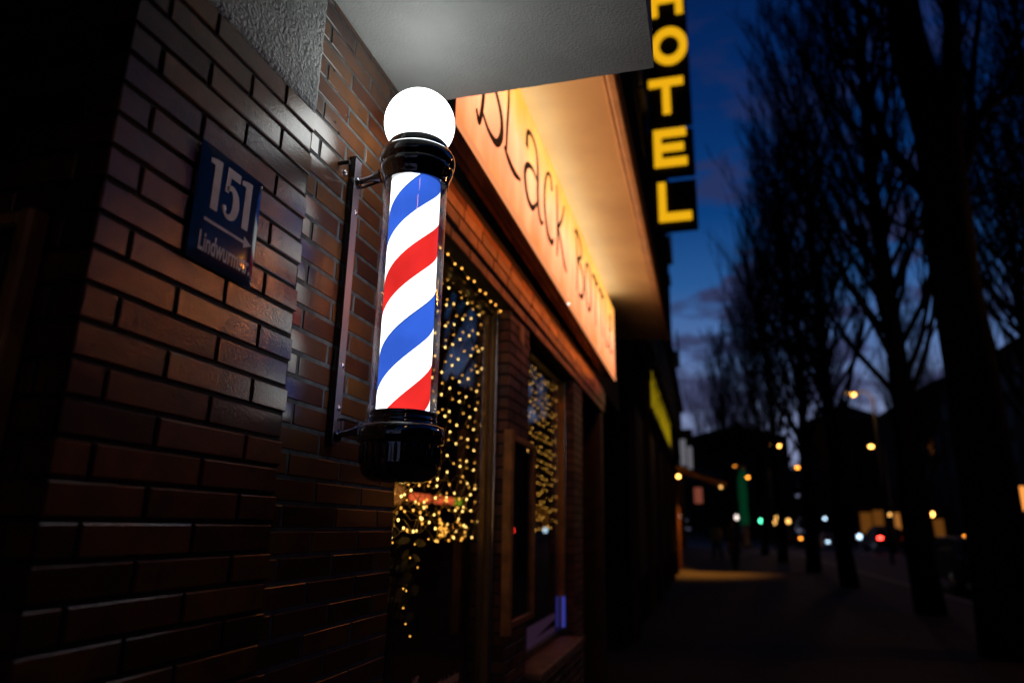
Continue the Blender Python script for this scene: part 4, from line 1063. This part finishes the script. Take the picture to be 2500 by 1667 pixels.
# ================================================================== trees
def grow(tw, p, d, ln, r, lvl, rr, upb=.35, seg=4, nk=(9, 6), minr=.009):
    """bending branch with side twigs, sweeping upwards"""
    pts = [Vector(p)]; rad = [r]; d = Vector(d).normalized()
    for i in range(seg):
        d = (d + Vector((rr.uniform(-.14,.14), rr.uniform(-.14,.14), upb*rr.uniform(.3,1.0)))).normalized()
        pts.append(pts[-1] + d*ln/seg); rad.append(max(minr*.6, r*(1-.8*(i+1)/seg)))
    tw.tube(pts, rad, 5 if lvl == 0 else 3, cap=False)
    if lvl < 2:
        for k in range(nk[lvl]):
            t = .18 + .8*(k+rr.random())/nk[lvl]; i = min(seg-1, int(t*seg)); q = pts[i].lerp(pts[i+1], t*seg-i)
            az = rr.uniform(0, 2*PI); dd = (pts[i+1]-pts[i]).normalized()
            sd = (Vector((math.cos(az), math.sin(az), 0)) * rr.uniform(.30,.62) + dd*.9 + Vector((0,0,.40)))
            grow(tw, q, sd, ln*rr.uniform(.32,.55)*(1.15-.5*t), max(minr, r*(1-.7*t)*.5), lvl+1, rr, upb*.9, 3, nk, minr)
def poplar(seed, H=18, spread=.5, n0=64, z_first=3.4, r0=.20, nk=(10, 7), reach=6.2):
    rr = random.Random(seed)
    tr = MB(); pts = [Vector((0,0,-.05))]; N = 10
    for i in range(N): pts.append(Vector((pts[-1].x+rr.uniform(-.10,.10), pts[-1].y+rr.uniform(-.10,.10), H*.92*(i+1)/N)))
    rad = [r0*1.25] + [r0*(1-.93*(i+1)/N) + .012 for i in range(N)]
    tr.tube(pts, rad, 10)
    cr = MB()
    for k in range(n0):
        t = (k+rr.random())/n0; z = z_first + (H*.9-z_first)*t
        f = z/(H*.92)*N; i = min(N-1, int(f)); p = pts[i].lerp(pts[i+1], f-i)
        az = k*2.4 + rr.uniform(-.4,.4)
        ln = reach*(1-.68*t)*rr.uniform(.75,1.15)
        grow(cr, p, (math.cos(az)*spread, math.sin(az)*spread, 1.0-.3*rr.random()), ln, max(.02, rad[i]*.36), 0, rr, .30, 5, nk)
    return tr, cr
TG = 'bare street trees along the pavement'
def place(proto, x, y, rz, sc, label):
    t = proto if proto.get('used') is None else copy_tree(proto)
    t['used'] = 1
    t.location = (x, y, GZ); t.rotation_euler = (0, 0, rz); t.scale = (sc, sc, sc); t['label'] = label; return t
protos = []
for sd, H, sp in ((1, 18, .55), (2, 19, .62), (3, 16.5, .58)):
    tr, cr = poplar(sd, H, sp)
    t = thing('bare_tree', (0,0,0), 'bare tree', 'tree', TG); tr.build('trunk', M['bark'], t); cr.build('crown', M['twig'], t); protos.append(t)
place(protos[0], 3.80, 14.6, .3, 1.05, 'bare upswept tree next behind the massive forked trunk')
place(protos[1], 3.58, 20.8, 1.9, 1.0, 'bare upswept tree third in the row from the massive trunk')
place(protos[2], 3.60, 27.5, 3.0, 1.08, 'bare upswept tree fourth in the row from the massive trunk')
place(protos[0], 3.3, 35.0, 4.1, .98, 'bare upswept tree fifth in the row, left of the middle lamps')
place(protos[1], 3.2, 44.0, 5.2, .92, 'bare tree sixth in the row, reaching over the left pavement')
place(protos[2], 1.6, 52.0, .9, .98, 'leftmost bare tree of the row, close to the hotel edge')
place(protos[0], 12.2, 45, 2.6, .92, 'bare tree across the road above the red tail lights')
place(protos[1], 10.2, 60, 2.2, .95, 'bare tree far across the road left of the tallest lamp')
place(protos[2], 9.6, 23, 4.7, 1.0, 'bare tree over the road behind the massive trunk')
place(protos[1], 7.6, 16.5, 5.5, .95, 'slender bare tree at the right edge behind the massive trunk')
place(protos[1], 12.8, 27, 1.1, .85, 'bare tree across the road, right of the massive trunk')
# the massive forked tree at Y=10
bt = thing('forked_tree', (3.45, 10, GZ), 'massive dark forked tree, thickest trunk of all at the right', 'tree', TG)
mb = MB()
mb.tube([(3.42,10,.15),(3.42,10,1.2),(3.44,10,3.5),(3.42,10,5.0),(3.47,10,6.36),(3.50,10,7.2),(3.40,10.05,8.0),(3.33,10.1,8.8),(3.34,10.1,9.6),(3.3,10.2,11.5),(3.35,10.1,14)], [.36,.32,.30,.29,.285,.30,.27,.25,.22,.16,.05], 12)
mb.tube([(3.52,10,6.4),(3.64,9.98,7.2),(3.76,9.95,7.85),(3.86,9.9,8.7),(3.93,9.9,9.4),(4.05,9.9,11.5)], [.20,.19,.15,.12,.10,.04], 8)
mb.tube([(3.45,10,6.0),(3.24,9.95,6.15),(3.02,9.9,6.58),(2.83,9.85,6.85),(2.71,9.85,7.25),(2.66,9.85,7.8),(2.5,9.8,8.8)], [.11,.10,.09,.075,.065,.05,.02], 8)
mb.tube([(3.50,10,6.2),(3.78,10.05,6.70),(3.92,10.1,7.0),(4.02,10.1,7.32),(4.2,10.1,7.52),(4.48,10.15,7.73),(4.75,10.15,8.05),(5.1,10.2,8.8)], [.12,.115,.11,.095,.08,.065,.05,.02], 8)
mb.tube([(3.98,10.1,7.2),(4.05,10.15,7.8),(4.2,10.15,8.5),(4.45,10.2,9.6)], [.08,.06,.045,.02], 8)
mb.build('trunk', M['bark'], bt)
cr = MB(); rr = random.Random(21)
for (p, d, ln, r_) in [((3.02,9.9,6.58),(-.3,0,1),2.6,.035), ((2.83,9.85,6.85),(-.7,.1,.8),2.4,.04), ((2.71,9.85,7.25),(-.4,-.1,1),2.8,.04), ((2.66,9.85,7.8),(.2,.2,1),2.6,.035), ((2.6,9.8,8.3),(-.5,.2,1),2.4,.03),
    ((3.24,9.95,6.2),(-.5,.3,.5),1.9,.03), ((3.38,10,5.4),(-.8,0,.5),1.9,.03), ((3.36,10,4.9),(-.7,.2,.9),1.5,.022),
    ((4.2,10.1,7.5),(.6,0,1),2.4,.035), ((4.48,10.15,7.73),(.8,0,.6),2.2,.035), ((4.75,10.15,8.05),(.3,0,1),2.4,.03), ((4.05,10.15,7.8),(-.1,0,1),2.4,.03), ((4.2,10.15,8.5),(.3,.2,1),2.4,.03),
    ((3.78,9.95,7.85),(.3,0,1),2.2,.03), ((3.86,9.9,8.7),(-.2,.2,1),2.2,.03), ((3.86,9.9,8.3),(.6,.2,1),2.2,.03), ((3.64,9.98,7.2),(.5,.1,.8),1.6,.02),
    ((3.33,10.1,8.6),(-.7,.2,1),2.6,.04), ((3.40,10.05,8.0),(-.7,-.2,.9),2.6,.04), ((3.34,10.1,9.4),(-.5,.2,1),2.6,.04), ((3.33,10.1,8.2),(-.6,.4,.7),2.4,.035),
    ((3.75,10,6.1),(.9,.1,.5),1.8,.02), ((3.72,10,5.4),(.9,.1,.4),1.6,.02), ((3.9,10.1,6.95),(.9,0,.7),1.9,.025), ((3.98,10.1,7.2),(.7,.2,.9),2.0,.025)]:
    grow(cr, p, d, ln, r_, 0, rr, .22, 5, (10, 6), .0035)
cr.build('crown', M['twig'], bt)
# dark evergreen hedge mass low along the far street
hd = MB(); rr = random.Random(31)
for k in range(5200):
    y = rr.uniform(95, 122); x = rr.uniform(-4, 16); zt = 9 + 4*mnoise(Vector((x*.25, y*.1, 0))) + 3*mnoise(Vector((x*.9, y*.4, 3)))
    c = Vector((x, y, GZ + zt*rr.random()**.6)); a = Vector((rr.uniform(-1,1), rr.uniform(-1,1), rr.uniform(-1,1))).normalized()*rr.uniform(.3,.7); b = a.orthogonal().normalized()*rr.uniform(.2,.5)
    hd.add([c-a, c+b, c+a, c-b], [(0,1,2,3)])
tag(hd.build('vegetation', mat('dark_evergreen', (.03,.035,.02), rough=.8)), 'dark distant tree mass at the end of the street', 'vegetation', kind='stuff')
for t in bpy.data.objects:
    if 'used' in t: del t['used']

# ================================================================== sky
W = bpy.data.worlds.new('World'); scene.world = W; W.use_nodes = True; nt = W.node_tree; nt.nodes.clear()
def wn(t, **k):
    n = nt.nodes.new(t)
    for a, v in k.items(): setattr(n, a, v)
    return n
wo = wn('ShaderNodeOutputWorld'); bg = wn('ShaderNodeBackground'); nt.links.new(bg.outputs[0], wo.inputs[0])
sky = wn('ShaderNodeTexSky', sky_type='NISHITA'); sky.sun_disc = False; sky.sun_elevation = math.radians(-3.5); sky.sun_rotation = math.radians(75); sky.altitude = 500
tc = wn('ShaderNodeTexCoord'); sp = wn('ShaderNodeSeparateXYZ'); nt.links.new(tc.outputs['Generated'], sp.inputs[0])
cr = wn('ShaderNodeValToRGB'); nt.links.new(sp.outputs[2], cr.inputs[0]); e = cr.color_ramp
e.elements[0].position = 0; e.elements[0].color = (.26,.27,.40,1)
e.elements[1].position = 1; e.elements[1].color = (.001,.010,.05,1)
for p, c in ((.15, (.19,.24,.42,1)), (.24, (.085,.165,.38,1)), (.33, (.02,.095,.29,1)), (.42, (.003,.045,.19,1)), (.55, (.0015,.022,.115,1)), (.68, (.001,.013,.075,1))):
    x = e.elements.new(p); x.color = c
# clouds: stretched noise, dull purple grey, only low down
mp = wn('ShaderNodeMapping'); mp.inputs['Scale'].default_value = (2.6, 2.6, 9.0); nt.links.new(tc.outputs['Generated'], mp.inputs[0])
nz = wn('ShaderNodeTexNoise'); nz.inputs['Scale'].default_value = 2.6; nz.inputs['Detail'].default_value = 7; nz.inputs['Roughness'].default_value = .55; nt.links.new(mp.outputs[0], nz.inputs['Vector'])
cm = wn('ShaderNodeMapRange'); cm.inputs[1].default_value = .50; cm.inputs[2].default_value = .585; cm.inputs[4].default_value = .85; nt.links.new(nz.outputs['Fac'], cm.inputs[0])
hm = wn('ShaderNodeMapRange'); hm.inputs[1].default_value = .36; hm.inputs[2].default_value = .60; hm.inputs[3].default_value = 1; hm.inputs[4].default_value = .25; nt.links.new(sp.outputs[2], hm.inputs[0])
ml = wn('ShaderNodeMath', operation='MULTIPLY'); nt.links.new(cm.outputs[0], ml.inputs[0]); nt.links.new(hm.outputs[0], ml.inputs[1])
mx = wn('ShaderNodeMix', data_type='RGBA'); nt.links.new(ml.outputs[0], mx.inputs[0]); nt.links.new(cr.outputs[0], mx.inputs[6]); mx.inputs[7].default_value = (.030,.028,.075,1)
ad = wn('ShaderNodeMix', data_type='RGBA'); ad.blend_type = 'ADD'; ad.inputs[0].default_value = .01; nt.links.new(mx.outputs[2], ad.inputs[6]); nt.links.new(sky.outputs[0], ad.inputs[7])
az = wn('ShaderNodeMapRange'); az.inputs[1].default_value = -.3; az.inputs[2].default_value = .75; az.inputs[3].default_value = .2; az.inputs[4].default_value = 1.0
nt.links.new(sp.outputs[1], az.inputs[0]); nt.links.new(ad.outputs[2], bg.inputs[0]); nt.links.new(az.outputs[0], bg.inputs[1])

# ================================================================== camera
cam = bpy.data.cameras.new('camera'); co = bpy.data.objects.new('camera', cam); COL.objects.link(co)
RM = Matrix(((0.96419,0.05185,0.26013),(0.26456,-0.25453,-0.92965),(0.01800,0.96567,-0.25927)))
f_ = 1669.0
import itertools
def nrm(v): return v.normalized()
A_ = nrm(Vector((475,-457,-f_))); U_ = Vector((115,6217,-f_)); U_ = nrm(U_ - A_*U_.dot(A_)); U_.normalize(); L_ = U_.cross(A_)
RM = Matrix((-L_, A_, U_))
co.matrix_world = Matrix.Translation((0, 0, 1.6)) @ RM.to_4x4()
cam.sensor_width = 36; cam.lens = f_*36/2500; cam.clip_start = .05; cam.clip_end = 2000
cam.dof.use_dof = True; cam.dof.focus_distance = 1.80; cam.dof.aperture_fstop = 1.4; cam.dof.aperture_blades = 9
scene.camera = co

scene.render.engine = 'CYCLES'
cy = scene.cycles
cy.use_denoising = True; cy.max_bounces = 8; cy.diffuse_bounces = 3; cy.glossy_bounces = 4; cy.transparent_max_bounces = 16; cy.transmission_bounces = 4
cy.sample_clamp_indirect = 4.0; cy.caustics_reflective = False; cy.caustics_refractive = False
vs_ = scene.view_settings; vs_.view_transform = 'Standard'; vs_.look = 'None'; vs_.exposure = 0; vs_.gamma = 1
